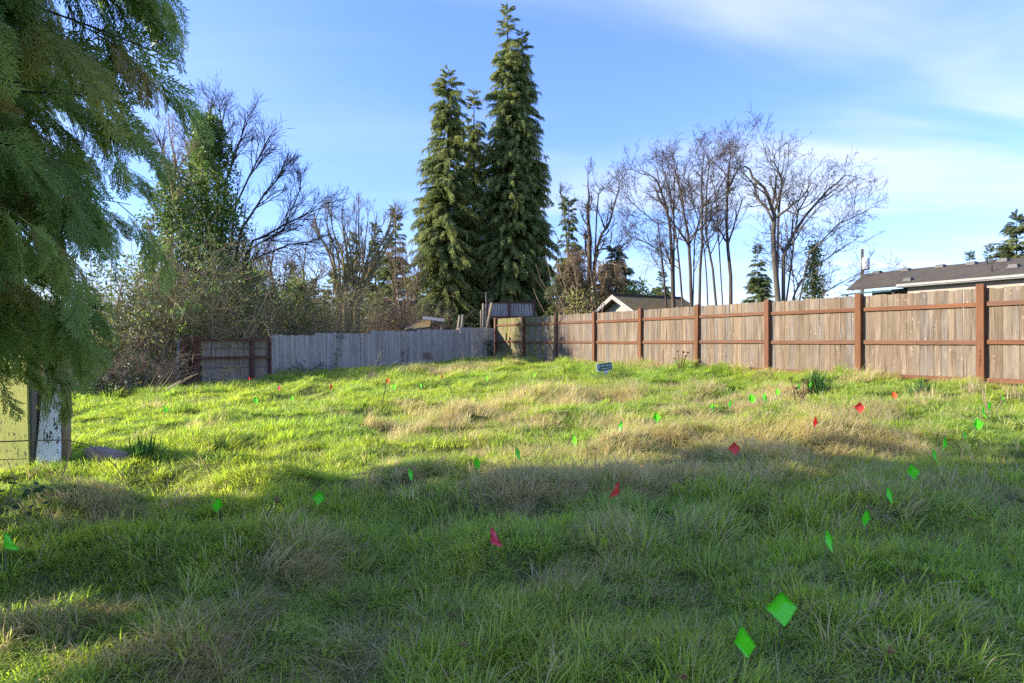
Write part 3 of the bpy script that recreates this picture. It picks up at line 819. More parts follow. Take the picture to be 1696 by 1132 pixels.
def frond_far(seed, w=.045, N=7, droop=.25):
    r = np.random.default_rng(seed); V = []; Q = []
    def blade(p, d, L, w):
        n = len(V); s = np.array((-d[1], d[0], r.normal(0, .35))); s /= np.linalg.norm(s); m = p + d * L * .5 + np.array((0, 0, r.normal(.01, .02)))
        V.extend([p - s * w * .3, m - s * w, p + d * L, m + s * w]); Q.append((n, n + 1, n + 2, n + 3))
    for k in range(N):
        t = k / (N - 1)
        p = np.array((t * .85, r.normal(0, .02), -droop * t * t))
        for sgn in (-1, 1):
            an = math.radians(r.uniform(25, 62)) * sgn
            d = np.array((math.cos(an), math.sin(an), r.normal(-.35, .3))); blade(p, d / np.linalg.norm(d), (.36 * (1 - t) + .16) * r.uniform(.7, 1.2), w * r.uniform(.8, 1.3))
        blade(p, np.array((.9, r.normal(0, .2), r.normal(-.25, .25))), .28, w)
    return np.array(V), np.array(Q)
def leaf_cluster(seed, n=7, size=.09, spread=.16):
    r = np.random.default_rng(seed); V = []; Q = []
    for k in range(n):
        c = r.normal(0, spread * .5, 3); d = norm(r.normal(0, 1, 3)); u = norm(np.cross(d, r.normal(0, 1, 3))); L = size * r.uniform(.7, 1.3); w = L * .36; nrm = np.cross(d, u)
        m = len(V); V.extend([c, c + d * L * .5 - u * w + nrm * L * .1, c + d * L, c + d * L * .5 + u * w + nrm * L * .1]); Q.append((m, m + 1, m + 2, m + 3))
    return np.array(V), np.array(Q)
def axes(X, Z):
    X = X / np.linalg.norm(X); Y = np.cross(Z, X); Y = Y / np.linalg.norm(Y); return np.stack([X, Y, np.cross(X, Y)], 1)
def spray_branch(fronds, L, nf, fs, droop, seed, hang=.38, fan=.9, jit=.16):
    """a branch of length L along +x carrying nf fronds on both sides"""
    r = np.random.default_rng(seed); n = 7; d = np.array((1.0, 0, .0)); p = np.zeros(3); pts = [p.copy()]
    for _ in range(n - 1):
        d = d + r.normal(0, .05, 3) + np.array((0, 0, -droop)); d = d / np.linalg.norm(d); p = p + d * L / (n - 1); pts.append(p.copy())
    pts = np.array(pts); mb = MB(); mb.add(*tubes(pts[None], np.linspace(max(.006, L * .008), .003, n)[None], 3))
    for j in range(nf):
        t = min(.999, .10 + .90 * (j + r.uniform(0, 1)) / nf); f = t * (n - 1); i = min(int(f), n - 2); w = f - i
        c = pts[i] * (1 - w) + pts[i + 1] * w; tan = pts[i + 1] - pts[i]; tan = tan / np.linalg.norm(tan)
        side = np.array((-tan[1], tan[0], 0)) * (1 if j % 2 else -1) * r.uniform(.35, 1.1) * fan
        X = tan + side * (1.1 - t) + np.array((0, 0, -hang)) + r.normal(0, jit, 3)
        A = axes(X, np.array((0, 0, 1.0)) + r.normal(0, .35, 3)); V, Q = fronds[r.integers(len(fronds))]
        mb.add(c + (V * (fs * r.uniform(.65, 1.25) * (1.1 - .35 * t))) @ A.T, Q)
    return np.concatenate(mb.V), np.concatenate(mb.Q)
SRC = {}
LENS = (.8, 1.6, 2.5, 3.5)
_n = [frond_near(k) for k in range(4)]
SRC['near'] = [src('spray', mk_mesh('spray', *spray_branch(_n, .9, 9, .50, .07, k, .50, .8, .18), None, M['cedar_near'])) for k in range(6)]
for kd, dr, hang, fs_, den, fw in (('cedar', .10, .55, .50, 13, .046), ('fir', .06, .50, .58, 10.0, .045)):
    _f = [frond_far(k + (9 if kd == 'fir' else 0), fw, 7, .35 if kd == 'cedar' else .12) for k in range(4)]
    SRC[kd] = [src(kd + '_spray', mk_mesh(kd + '_spray', *spray_branch(_f, L_, int(4 + L_ * den), fs_ * (.7 + .12 * L_), dr, 7 * k + i_, hang, 1.0, .2), None, M[kd])) for i_, L_ in enumerate(LENS) for k in range(3)]
SRC['ivy'] = [src('ivy_cluster', mk_mesh('ivy_cluster', *leaf_cluster(k, 9, .10, .2), None, M['ivy'])) for k in range(4)]
SRC['olive'] = [src('leaf_cluster', mk_mesh('leaf_cluster', *leaf_cluster(k + 5, 6, .075, .26), None, M['olive'])) for k in range(4)]
SRC['vine'] = [src('vine_frond', mk_mesh('vine_frond', *frond_far(k + 30, .022, 8, .7), None, M['dead_vine'])) for k in range(3)]
SRC['bramble'] = [src('bramble_cluster', mk_mesh('bramble_cluster', *leaf_cluster(k + 12, 6, .07, .2), None, M['bramble'])) for k in range(3)]

# ------------------------------------------------------------------ branching helpers
def grow(r, start, d0, L, n, wander, up):
    p = start.copy(); d = norm(d0); out = [p.copy()]
    L = np.broadcast_to(L, (len(start),))
    for _ in range(n - 1):
        d = norm(d + r.normal(0, wander, d.shape) + np.array((0, 0, up)))
        p = p + d * (L / (n - 1))[:, None]; out.append(p.copy())
    return np.stack(out, 1)
def kids(r, pts, rad, k, t0, t1, ang, sd, flat=0.0):
    B, n, _ = pts.shape
    t = np.sort(r.uniform(t0, t1, (B, k)), 1).ravel(); pi = np.repeat(np.arange(B), k)
    f = t * (n - 1); i0 = np.minimum(f.astype(int), n - 2); fr_ = (f - i0)[:, None]
    a, b = pts[pi, i0], pts[pi, i0 + 1]
    st = a * (1 - fr_) + b * fr_; tan = norm(b - a)
    pr = norm(np.cross(tan, r.normal(0, 1, tan.shape)))
    th = np.radians(r.normal(ang, sd, len(t)))[:, None]
    d = tan * np.cos(th) + pr * np.sin(th)
    d[:, 2] *= (1 - flat)
    rd = rad[pi, i0] * (1 - fr_[:, 0]) + rad[pi, i0 + 1] * fr_[:, 0]
    return st, norm(d), rd, t
def taper(B, n, r0, r1): return np.asarray(r0)[:, None] * np.linspace(1, 0, n)[None] + np.asarray(r1)[:, None] * np.linspace(0, 1, n)[None]

def bare_tree(name, label, stems, levels, seed, m='bark', group=None, cat='tree', min_r=.006, thick=1.0):
    """stems: (list of world points, base radius, tip radius); levels: (count, t0, length, angle, up, wander)"""
    r = np.random.default_rng(seed)
    base = np.array(stems[0][0][0])
    tr = thing(name, label, cat, (base[0], base[1], base[2]), group)
    tb = MB(); n = 10; SP_, SR = [], []
    for pts, r0, r1 in stems:
        r0 *= thick; pts = np.array(pts); tt = np.linspace(0, len(pts) - 1, n); i0 = np.minimum(tt.astype(int), len(pts) - 2)
        q = pts[i0] * (1 - (tt - i0))[:, None] + pts[i0 + 1] * (tt - i0)[:, None]
        q[1:] += r.normal(0, r0 * .22, q[1:].shape)
        rad = np.linspace(r0, r1, n); rad[0] *= 1.25
        SP_.append(q); SR.append(rad); tb.add(*tubes(q[None], rad[None], 8))
    tb.build('trunk', M[m], tr, True)
    P_, R_ = np.stack(SP_), np.stack(SR)
    mb = MB(); nv = 0
    for li, (k, t0, L, ang, up, wan) in enumerate(levels):
        st, d, rd, t = kids(r, P_, R_, k, t0, .98, ang, 13)
        Lx = L * r.uniform(.55, 1.2, len(st)) * (1 - .45 * t)
        n = (7, 6, 5, 4)[min(li, 3)]
        P_ = grow(r, st, d, Lx, n, wan, up)
        r0 = np.maximum(rd * r.uniform(.5, .75, len(st)), min_r); R_ = taper(len(st), n, r0, np.maximum(r0 * .3, min_r * .8))
        mb.add(*tubes(P_, R_, (6, 4, 3, 3)[min(li, 3)]))
    mb.build('branches', M[m], tr)
    return tr

def conifer(name, label, base, H, R, seed, kind, nb, droop=.1, zlow=.06, power=.8, group=None, trunk_r=None, tops=((0, 0, 1.0),), bark='bark_red', wig=.12, lift=0.0):
    r = np.random.default_rng(seed); base = np.array(base, float)
    tr = thing(name, label, 'tree', tuple(base), group)
    tb = MB(); FP, FX, FS, FI = [], [], [], []
    for dx, dy, hf in tops:
        Hh = H * hf; n = 8
        q = np.stack([base[0] + dx * np.linspace(.25, 1, n), base[1] + dy * np.linspace(.25, 1, n), base[2] - .2 + (Hh + .2) * np.linspace(0, 1, n)], 1)
        tb.add(*tubes(q[None], np.linspace(trunk_r or H * .014, .012, n)[None], 8))
        zf_ = np.sort(1 - (1 - zlow) * r.uniform(0, 1, nb) ** .62); zf_ = np.concatenate([zf_, np.linspace(.93, .985, 14)]); m_ = len(zf_)
        az = r.uniform(0, 2 * math.pi, m_)
        lump = 1 + wig * np.sin(zf_ * 31 + az * 2 + seed) + r.normal(0, wig, m_)
        Lb = np.maximum(R * hf ** .5 * (1 - zf_) ** power * lump, .45)
        if zlow < .2: Lb *= np.clip(.7 + zf_ * 3, 0, 1)
        up = np.clip((zf_ - .9) * 9, 0, 1)
        FX.append(norm(np.stack([np.cos(az), np.sin(az), lift + .3 * zf_ - droop + 1.6 * up + r.normal(0, .10, m_)], 1)))
        FP.append(np.stack([np.interp(zf_, np.linspace(0, 1, n), q[:, 0]), np.interp(zf_, np.linspace(0, 1, n), q[:, 1]), base[2] + Hh * zf_], 1))
        c = np.abs(np.log(Lb[:, None] / np.array(LENS)[None])).argmin(1)
        FS.append(np.clip(Lb / np.array(LENS)[c], .55, 1.25)); FI.append(c * 3 + r.integers(0, 3, m_))
    tb.build('trunk', M[bark], tr, True)
    FP, FX, FS, FI = map(np.concatenate, (FP, FX, FS, FI))
    instancer('crown', FP, euler_from(FX, np.array((0, 0, 1.0)) + r.normal(0, .2, FX.shape)), FS, FI, SRC[kind], tr)
    return tr

# ------------------------------------------------------------------ the cypress hanging in from the side, its trunk just out of view
def big_cypress(name, label, base, H, prof, seed, nb, group=None, zmin=1.7, sec=15, thin=1.0, reach=False):
    r = np.random.default_rng(seed); base = np.array(base, float)
    tr = thing(name, label, 'tree', tuple(base), group)
    n = 10; q = np.stack([base[0] + .1 * np.sin(np.linspace(0, 4, n)), base[1] + .08 * np.cos(np.linspace(0, 3, n)), base[2] - .2 + (H + .2) * np.linspace(0, 1, n)], 1)
    tb = MB(); tb.add(*tubes(q[None], np.linspace(.26, .03, n)[None], 10)); tb.build('trunk', M['bark_red'], tr, True)
    z = zmin + (H - zmin) * (np.linspace(0, 1, nb) ** 1.75); az = np.arange(nb) * 2.39996 + r.normal(0, .25, nb)
    zf_ = (z - zmin) / (H - zmin)
    keep = ((np.sin(az) > -.15) & (np.cos(az) > -.3) & ((z < 4.2) | (r.uniform(0, 1, nb) < .30))) | (r.uniform(0, 1, nb) < thin)
    if reach: keep &= ~((np.sin(az) < -.08) & (z < 3.3))
    z, az, zf_ = z[keep], az[keep], zf_[keep]; nb = len(z)
    L = np.interp(z, *prof) * r.uniform(.82, 1.06, nb)
    L = L * (1 - .22 * np.clip(np.sin(az), 0, 1))
    if reach:                                          # the crown is lopsided: shorter boughs low on the open side
        for _ in range(12):
            tx, ty, tz = base[0] + np.cos(az) * L, base[1] + np.sin(az) * L, base[2] + z - .3
            px = CX + F * tx / np.maximum(ty, .3); py = CY - F * (tz - EYE) / np.maximum(ty, .3)
            lim = np.interp(py, [-250, 0, 90, 160, 250, 400, 480, 560, 620], [260, 375, 405, 320, 265, 220, 140, 30, -60])
            L = np.where((ty > .6) & ((px > lim) | ((py > 548) & (px > -300))), L * .93, L)
    d = np.stack([np.cos(az), np.sin(az), r.uniform(.05, .22, nb) + .5 * zf_], 1)
    st = np.stack([np.full(nb, base[0]), np.full(nb, base[1]), base[2] + z], 1)
    n2 = 9; pts = grow(r, st, d, L, n2, .10, -.032)
    rad = taper(nb, n2, np.maximum(L * .006, .010), np.full(nb, .003))
    bb = MB(); bb.add(*tubes(pts, rad, 5)); bb.build('branches', M['bark_red'], tr)
    s2, d2, r2, t2 = kids(r, pts, rad, sec, .14, 1.0, 44, 12, .7)
    Lr = np.repeat(L, sec); L2 = (.28 + .17 * Lr) * (1.0 - .50 * t2) * r.uniform(.7, 1.25, len(s2)); d2[:, 2] -= .38
    # leading tip of each bough
    tp = pts[:, -2]; td = norm(pts[:, -1] - pts[:, -3]) + np.array((0, 0, -.1))
    FP = np.concatenate([s2, tp]); FX = np.concatenate([d2, td]); FS = np.concatenate([np.clip(L2 / .9, .35, 1.3), np.full(nb, .55)])
    instancer('crown', FP, euler_from(FX, np.array((0, 0, 1.0)) + r.normal(0, .3, FX.shape)), FS, r.integers(0, 6, len(FP)), SRC['near'], tr)
    return tr
big_cypress('cypress_tree', 'large dark green cypress with feathery boughs drooping over the boards', (-6.1, 2.9, gz(-6.1, 2.9)), 10.0, ([1.2, 2.0, 2.8, 4.0, 5, 8, 10], [3.2, 3.8, 4.7, 4.6, 3.5, 1.7, .4]), 11, 500, zmin=2.1, sec=17, thin=.14, reach=True)

# ------------------------------------------------------------------ tall cedars behind the corner
def at(px, Y, z=BASE): p = P(px, CY, Y); return (p[0], p[1], z)
def hgt(py, Y, z=BASE): return P(0, py, Y)[2] - z
conifer('cedar_tree', 'tallest cedar with a double top behind the fence corner', at(850, 39), hgt(6, 39), 3.0, 3, 'cedar', 800, .12, .06, .60, 'tall cedars behind the fence corner', wig=.08,
        tops=((-.35, 0, 1.0), (.55, .2, .93)))
conifer('cedar_tree', 'broad lower cedar beside the tallest cedar', at(742, 38), hgt(117, 38), 2.55, 5, 'cedar', 820, .14, .02, .46, 'tall cedars behind the fence corner')
conifer('cedar_tree', 'narrow cedar squeezed between the two bigger cedars', at(785, 40), hgt(146, 40), 1.6, 6, 'cedar', 520, .16, .03, .42, 'tall cedars behind the fence corner')
# smaller evergreens
for px, py, Y, R, sd, lab in ((655, 348, 46, 2.1, 21, 'ragged fir beside the broad lower cedar'), (622, 372, 50, 1.9, 22, 'fir behind the fan-shaped bare tree'), (585, 385, 56, 2.2, 23, 'dark fir seen through the fan-shaped bare tree'),
                              (1097, 452, 62, 2.6, 25, 'small bluish fir beyond the garage roof'), (1255, 408, 60, 2.2, 26, 'fir seen through the spreading bare tree'),
                              (1684, 350, 60, 4.6, 27, 'big layered fir rising behind the long house'), (1606, 419, 64, 2.2, 28, 'small fir peeking over the long house roof'), (1638, 408, 66, 2.0, 29, 'slim fir next to the big layered fir')):
    conifer('fir_tree', lab, at(px, Y), hgt(py, Y), R, sd, 'fir', 520 if px > 1680 else 280, .02, .03, .75, 'firs in the distance', lift=.05, wig=.07)
for k, (px, py, Y) in enumerate(((405, 430, 62), (445, 452, 66), (487, 440, 60), (520, 462, 70), (552, 448, 64), (690, 462, 60), (360, 420, 60), (720, 440, 66))):
    conifer('fir_tree', 'far fir closing the gap behind the leafless saplings', at(px, Y), hgt(py, Y), 3.2, 60 + k, 'fir', 200, .05, .02, .7, 'far firs behind the saplings', lift=.05)
conifer('fir_tree', 'pointed dark fir draped with dead vines beside the tallest cedar', at(942, 34), hgt(332, 34), 1.45, 31, 'fir', 260, .10, .05, .7)
conifer('fir_tree', 'low spreading fir with dead vines behind the garage', at(1018, 38), hgt(412, 38), 2.5, 32, 'fir', 280, .10, .03, .6)

def drape(name, label, cx, Y, zb, zt, rx, n, seed, kinds, group=None, dry=True, cat='vine', depth=.9):
    """a hanging mass of leaves or vine tangles round a centre line"""
    r = np.random.default_rng(seed); b = at(cx, Y, zb); o = thing(name, label, cat, b, group)
    z = r.uniform(0, 1, n); a = r.uniform(0, 2 * math.pi, n)
    rad = rx * (1 - .55 * z) * np.sqrt(r.uniform(.25, 1, n)) * (1 + .3 * np.sin(a * 3 + z * 9 + seed))
    p = np.stack([b[0] + rad * np.cos(a), b[1] + depth * rad * np.sin(a), zb + (zt - zb) * z], 1)
    X = norm(np.stack([np.cos(a) * .6, np.sin(a) * .6, np.full(n, -.8)], 1) + r.normal(0, .4, (n, 3)))
    S = SRC[kinds]
    instancer('foliage', p, euler_from(X, np.stack([np.cos(a), np.sin(a), np.full(n, .4)], 1)), r.uniform(.6, 1.3, n) * (1.0 if kinds == 'vine' else 1.6), r.integers(0, len(S), n), S, o)
    st = np.stack([b[0] + r.uniform(-.6, .6, 26) * rx, b[1] + r.uniform(-.5, .5, 26) * rx, np.full(26, zb)], 1)
    pp = grow(r, st, np.stack([r.normal(0, .25, 26), r.normal(0, .25, 26), np.ones(26)], 1), (zt - zb) * r.uniform(.6, 1, 26), 7, .16, .02)
    mb = MB(); mb.add(*tubes(pp, taper(26, 7, np.full(26, .035), np.full(26, .01)), 4)); mb.build('stems', M['bark_brown'], o)
    return o
drape('vine_tangle', 'brown dead vines hanging over the pointed fir', 950, 33, BASE, hgt(405, 33) + BASE, 1.3, 190, 41, 'vine', 'dead vines over the firs')
drape('vine_tangle', 'brown dead vines spilling over the low fir behind the garage', 1010, 35.5, BASE, hgt(425, 35.5) + BASE, 1.9, 200, 42, 'vine', 'dead vines over the firs')
drape('ivy_shrub', 'yellow green shrub in front of the dead vines', 960, 31, BASE, hgt(480, 31) + BASE, 1.3, 170, 43, 'olive', cat='shrub')
drape('ivy_shrub', 'bright green shrub between garage roof and low fir', 1050, 36, BASE, hgt(470, 36) + BASE, 1.9, 300, 44, 'ivy', cat='shrub')

# ------------------------------------------------------------------ leafless trees beyond the long fence
LV = lambda a, b, c, d: [(a, .20, 2.4, 40, .09, .14), (b, .15, 1.3, 42, .07, .16), (c, .2, .62, 46, .06, .17), (d, .3, .28, 46, .05, .16)]
def stem(Y, *px, z=None):
    pts = [P(x, y, Y + k * .05) for k, (x, y) in enumerate(px)]; pts[0][2] = BASE - .15 if z is None else z
    return pts
TG = 'leafless trees beyond the long fence'
bt = [('leafless tree with forked top at the garage end of the row', [(stem(29, (1119, 545), (1112, 430), (1107, 350), (1090, 300), (1068, 285)), .17, .02), (stem(29, (1118, 500), (1116, 380), (1116, 310), (1122, 265)), .09, .015), (stem(29, (1114, 450), (1096, 418), (1070, 402), (1040, 392)), .06, .012), (stem(29, (1113, 420), (1090, 372), (1062, 350), (1032, 322)), .06, .012)], 101),
      ('thin leafless tree crossing behind the forked one', [(stem(30, (1137, 545), (1126, 440), (1118, 380), (1110, 330), (1100, 285)), .10, .015)], 102),
      ('straight leafless tree with ascending limbs', [(stem(28, (1145, 545), (1144, 420), (1136, 370), (1125, 310), (1116, 270)), .15, .02), (stem(28, (1145, 450), (1150, 400), (1160, 360), (1167, 320)), .06, .015)], 103),
      ('tall slender leafless tree with whip-like top', [(stem(31, (1156, 545), (1160, 430), (1164, 360), (1162, 290), (1168, 245)), .14, .015)], 104),
      ('thinnest leafless sapling leaning between bigger trunks', [(stem(30, (1176, 545), (1170, 450), (1165, 400), (1150, 340), (1140, 300)), .07, .012)], 105),
      ('leaning pale leafless tree crossing its neighbours', [(stem(32, (1192, 545), (1182, 450), (1170, 400), (1168, 340), (1176, 260), (1190, 258)), .13, .015)], 106),
      ('straight leafless tree with a broken knot halfway up', [(stem(28, (1211, 545), (1208, 440), (1203, 350), (1206, 280), (1212, 248)), .17, .02), (stem(28, (1203, 350), (1185, 320), (1176, 290)), .06, .02)], 107),
      ('wide spreading leafless tree with several great limbs', [(stem(27, (1288, 545), (1284, 430), (1282, 370), (1272, 320), (1245, 290), (1232, 275)), .24, .03), (stem(27, (1299, 545), (1296, 430), (1310, 390), (1340, 350), (1375, 310), (1402, 290)), .17, .02),
        (stem(27, (1284, 400), (1290, 340), (1296, 300), (1284, 270), (1275, 265)), .10, .02), (stem(27, (1300, 520), (1315, 480), (1340, 450), (1375, 425), (1410, 400)), .09, .015), (stem(27, (1302, 470), (1340, 420), (1390, 370), (1435, 350)), .08, .012), (stem(27, (1310, 530), (1350, 495), (1390, 470), (1430, 450)), .06, .012), (stem(27, (1290, 400), (1320, 355), (1345, 310)), .08, .02)], 108),
      ('small leafless sapling beside the spreading tree', [(stem(29, (1323, 545), (1315, 470), (1308, 420), (1300, 380)), .06, .012)], 109)]
for lab, st, sd in bt:
    nst = len(st); bare_tree('leafless_tree', lab, st, LV(*((10, 7, 4, 2) if nst == 1 else (8, 6, 4, 2))), sd, 'bark' if sd in (106, 108) else 'bark_dark', TG, thick=.56)
tr = bare_tree('ivy_pole_tree', 'short dead trunk wrapped in ivy beside the spreading leafless tree', [(stem(28, (1347, 545), (1347, 480), (1349, 405)), .12, .05)], [(6, .4, 1.0, 50, .05, .2), (4, .2, .5, 45, .05, .2)], 120, 'bark_dark')
def ivy_on(tr, pts, rad, n, seed, kind='ivy', sc_=1.0, name='ivy'):
    r = np.random.default_rng(seed); pts = np.array(pts); t = r.uniform(0, 1, n) * (len(pts) - 1); i0 = np.minimum(t.astype(int), len(pts) - 2); w = (t - i0)[:, None]
    c = pts[i0] * (1 - w) + pts[i0 + 1] * w; rd = np.interp(t, np.linspace(0, len(pts) - 1, len(rad)), rad)
    a = r.uniform(0, 2 * math.pi, n); rr_ = rd * np.sqrt(r.uniform(.15, 1, n)) * (1 + .35 * np.sin(3 * a + 5 * t + seed))
    p = c + np.stack([np.cos(a) * rr_, np.sin(a) * rr_, r.normal(0, .12, n)], 1)
    S = SRC[kind]
    return instancer(name, p, r.uniform(0, 6.28, (n, 3)), r.uniform(.7, 1.5, n) * sc_, r.integers(0, len(S), n), S, tr)
ivy_on(tr, [P(1347, 530, 28), P(1347, 470, 28), P(1349, 405, 28)], [.35, .32, .18], 260, 5, 'ivy', .9)
# gnarled tree with upswept limbs behind the vines
bare_tree('gnarled_tree', 'gnarled dark leafless tree with upswept crooked limbs', [(stem(36, (975, 545), (976, 430), (977, 380), (975, 330), (974, 290)), .18, .02), (stem(36, (975, 430), (990, 395), (1010, 370), (1020, 330), (1026, 300)), .10, .015),
          (stem(36, (975, 440), (985, 415), (1005, 412), (1022, 418), (1040, 400)), .08, .015), (stem(36, (955, 400), (935, 350), (928, 315)), .07, .015), (stem(36, (976, 350), (990, 325), (1000, 310)), .06, .015)], [(10, .2, 1.6, 46, .2, .2), (6, .25, .8, 45, .15, .2), (5, .2, .35, 45, .1, .2)], 130, 'bark_dark')

# ------------------------------------------------------------------ woody growth along the left
def hz(py, Y): return P(0, py, Y)[2]
# fan of bare limbs with a core wrapped in ivy
st = [(stem(26, (352, 560), (350, 450), (345, 360), (342, 280), (345, 190), z=.1), .28, .06), (stem(26, (352, 470), (400, 380), (440, 320), (470, 285)), .13, .02), (stem(26, (350, 440), (390, 340), (425, 270), (448, 225)), .10, .02), (stem(26, (352, 490), (410, 415), (470, 380), (500, 310)), .09, .02), (stem(26, (352, 480), (420, 400), (480, 368), (530, 345)), .12, .02),
      (stem(26, (350, 400), (375, 300), (395, 240), (408, 205)), .11, .02), (stem(26, (345, 380), (330, 280), (320, 225), (320, 195)), .11, .02), (stem(26, (345, 420), (300, 330), (275, 270), (262, 230)), .10, .02),
      (stem(26, (348, 340), (365, 250), (368, 210), (364, 180)), .10, .02), (stem(26, (352, 500), (420, 430), (480, 405), (520, 400)), .09, .015)]
tr = bare_tree('ivy_clad_tree', 'big fan-shaped leafless tree with its core wrapped in dark ivy', st, [(13, .2, 1.75, 26, .02, .07), (7, .15, 1.0, 28, .02, .09), (4, .15, .5, 30, .02, .10)], 140, 'bark_dark', thick=.52)
ivy_on(tr, [P(355, 555, 25.6), P(352, 440, 25.6), P(345, 330, 25.6), P(345, 195, 25.6)], [1.35, 1.25, 1.1, .35], 2600, 6)
tr = bare_tree('ivy_clad_tree', 'slimmer ivy covered tree half hidden by the cypress boughs', [(stem(24, (275, 560), (280, 450), (285, 330), (290, 250), z=.1), .2, .04)], LV(10, 6, 5, 3), 141, 'bark_tan')
ivy_on(tr, [P(278, 555, 24), P(280, 430, 24), P(290, 280, 24)], [1.1, 1.0, .5], 1100, 8, 'ivy', .95)
def thicket(name, label, cx, Y, w, d, h, n, seed, m, leaves=0, kind='olive', lsc=1.0, group=None, lean=.35, cat='thicket', r0=.012):
    r = np.random.default_rng(seed); b = at(cx, Y, 0); z = gz(b[0], b[1]); o = thing(name, label, cat, (b[0], b[1], z), group)
    a = r.uniform(0, 6.28, n); rr_ = np.sqrt(r.uniform(0, 1, n)); X = b[0] + w * rr_ * np.cos(a); Y_ = b[1] + d * rr_ * np.sin(a)
    st = np.stack([X, Y_, ground(X, Y_) - .05], 1)
    hh = h * r.uniform(.5, 1.1, n) * (1 - .35 * rr_)
    pts = grow(r, st, np.stack([r.normal(0, lean, n) + .25 * np.cos(a) * rr_, r.normal(0, lean, n), np.ones(n)], 1), hh, 8, .13, -.03)
    rad = taper(n, 8, r0 * r.uniform(.7, 1.6, n), np.full(n, .005)); mb = MB(); mb.add(*tubes(pts, rad, 5))
    s, dd, rd, t = kids(r, pts, rad, 6, .15, 1, 45, 15); p2 = grow(r, s, dd, h * .34 * r.uniform(.4, 1.2, len(s)), 5, .16, .0)
    r2 = taper(len(s), 5, np.maximum(rd * .6, .0055), np.full(len(s), .004)); mb.add(*tubes(p2, r2, 3))
    s, dd, rd, t = kids(r, p2, r2, 4, .15, 1, 45, 15); p3 = grow(r, s, dd, h * .13 * r.uniform(.5, 1.2, len(s)), 4, .16, .0)
    mb.add(*tubes(p3, taper(len(s), 4, np.full(len(s), .005), np.full(len(s), .0035)), 3))
    mb.build('canes', M[m], o)
    if leaves:
        k = r.integers(0, len(p3), leaves); p = p3[k, r.integers(0, 4, leaves)] + r.normal(0, .06, (leaves, 3)); S = SRC[kind]
        instancer('foliage', p, r.uniform(0, 6.28, (leaves, 3)), r.uniform(.6, 1.3, leaves) * lsc, r.integers(0, len(S), leaves), S, o)
    return o
thicket('bramble_thicket', 'brown tangled leafless bramble thicket at the end of the fence bay', 188, 18.3, 1.6, 1.0, 1.9, 95, 151, 'bark_brown', 120, 'bramble', 1.0, lean=.5, cat='thicket')
thicket('bramble_thicket', 'low dark leafy bramble at the foot of the brown thicket', 150, 17.6, 1.4, .7, .8, 60, 152, 'bark_brown', 420, 'bramble', 1.2, lean=.7)
thicket('tall_shrub', 'tall green leaved shrub with sunlit twigs behind the bramble thicket', 222, 21.5, 2.6, 1.4, 6.2, 70, 153, 'bark_tan', 800, 'ivy', .95, cat='shrub', lean=.22, r0=.03)
thicket('tall_shrub', 'tall olive shrub with pale bare twigs in front of the ivy clad tree', 310, 23.0, 1.7, 1.2, 5.4, 60, 154, 'bark_tan', 450, 'olive', 1.1, cat='shrub', lean=.25, r0=.035)
thicket('tall_shrub', 'olive leaved shrub half hidden behind the cypress boughs', 130, 20, 2.0, 1.2, 3.6, 50, 160, 'bark_olive', 800, 'olive', 1.2, cat='shrub', lean=.2, r0=.03)
for k, (px, Y, h, n, lv, kd, lab) in enumerate(((395, 25, 4.6, 45, 500, 'olive', 'pale twiggy saplings above the brown fence bay'), (440, 26.5, 4.4, 45, 420, 'ivy', 'pale saplings with ivy just behind the grey fence end'),
                                                (490, 28, 4.6, 50, 520, 'olive', 'tan saplings with olive leaves left of the fan-shaped bare tree'), (535, 29, 4.2, 40, 260, 'olive', 'thin tan saplings beside the fan-shaped bare tree'),
                                                (640, 33, 4.0, 60, 120, 'olive', 'brown leafless saplings between bare tree and cedar'), (680, 34, 4.2, 60, 100, 'olive', 'brown leafless brush at the cedar foot'), (610, 37, 3.6, 60, 60, 'olive', 'far brown brush behind the fan-shaped bare tree'))):
    thicket('sapling_clump', lab, px, Y, 1.4, .9, h, n, 170 + k, 'bark_tan' if k < 4 else 'bark_brown', lv, kd, 1.15, 'saplings behind the low fence', lean=.2, cat='saplings', r0=.032)
tr = bare_tree('ivy_clad_tree', 'short trunk wrapped in bright ivy behind the low fence', [(stem(27, (415, 560), (418, 500), (420, 455), z=.2), .12, .04)], [(8, .3, 1.2, 45, .1, .15), (5, .2, .6, 45, .1, .15)], 142, 'bark_tan')
ivy_on(tr, [P(415, 555, 27), P(417, 505, 27), P(420, 450, 27)], [.7, .6, .3], 420, 9, 'ivy', .9)
tr = bare_tree('ivy_clad_tree', 'leaning trunk with pale ivy between the tan saplings', [(stem(29, (498, 560), (495, 510), (490, 470), z=.3), .12, .04)], [(8, .3, 1.4, 45, .1, .15), (5, .2, .6, 45, .1, .15)], 143, 'bark_tan')
ivy_on(tr, [P(498, 555, 29), P(495, 505, 29), P(490, 470, 29)], [.75, .6, .3], 380, 10, 'ivy', .9)
for k, (px, py, Y, lab) in enumerate(((392, 395, 30, 'twiggy leafless tree just above the open fence bay'), (452, 405, 31, 'twiggy leafless tree over the end of the grey fence'), (505, 400, 33, 'twiggy leafless tree beside the fan-shaped bare tree'), (672, 430, 36, 'small twiggy leafless tree at the foot of the broad cedar'))):
    bare_tree('twiggy_tree', lab, [(stem(Y, (px, 560), (px + 4, 500), (px - 3, 450), (px + 3, py), z=.3), .10, .015), (stem(Y, (px, 540), (px - 14, 480), (px - 22, 430)), .06, .012), (stem(Y, (px, 535), (px + 16, 480), (px + 24, 435)), .06, .012)],
              [(10, .15, 1.9, 34, .06, .12), (7, .15, 1.0, 38, .04, .14), (5, .15, .5, 40, .03, .14)], 180 + k, 'bark_brown' if k % 2 else 'bark_olive', 'twiggy trees behind the low fence')
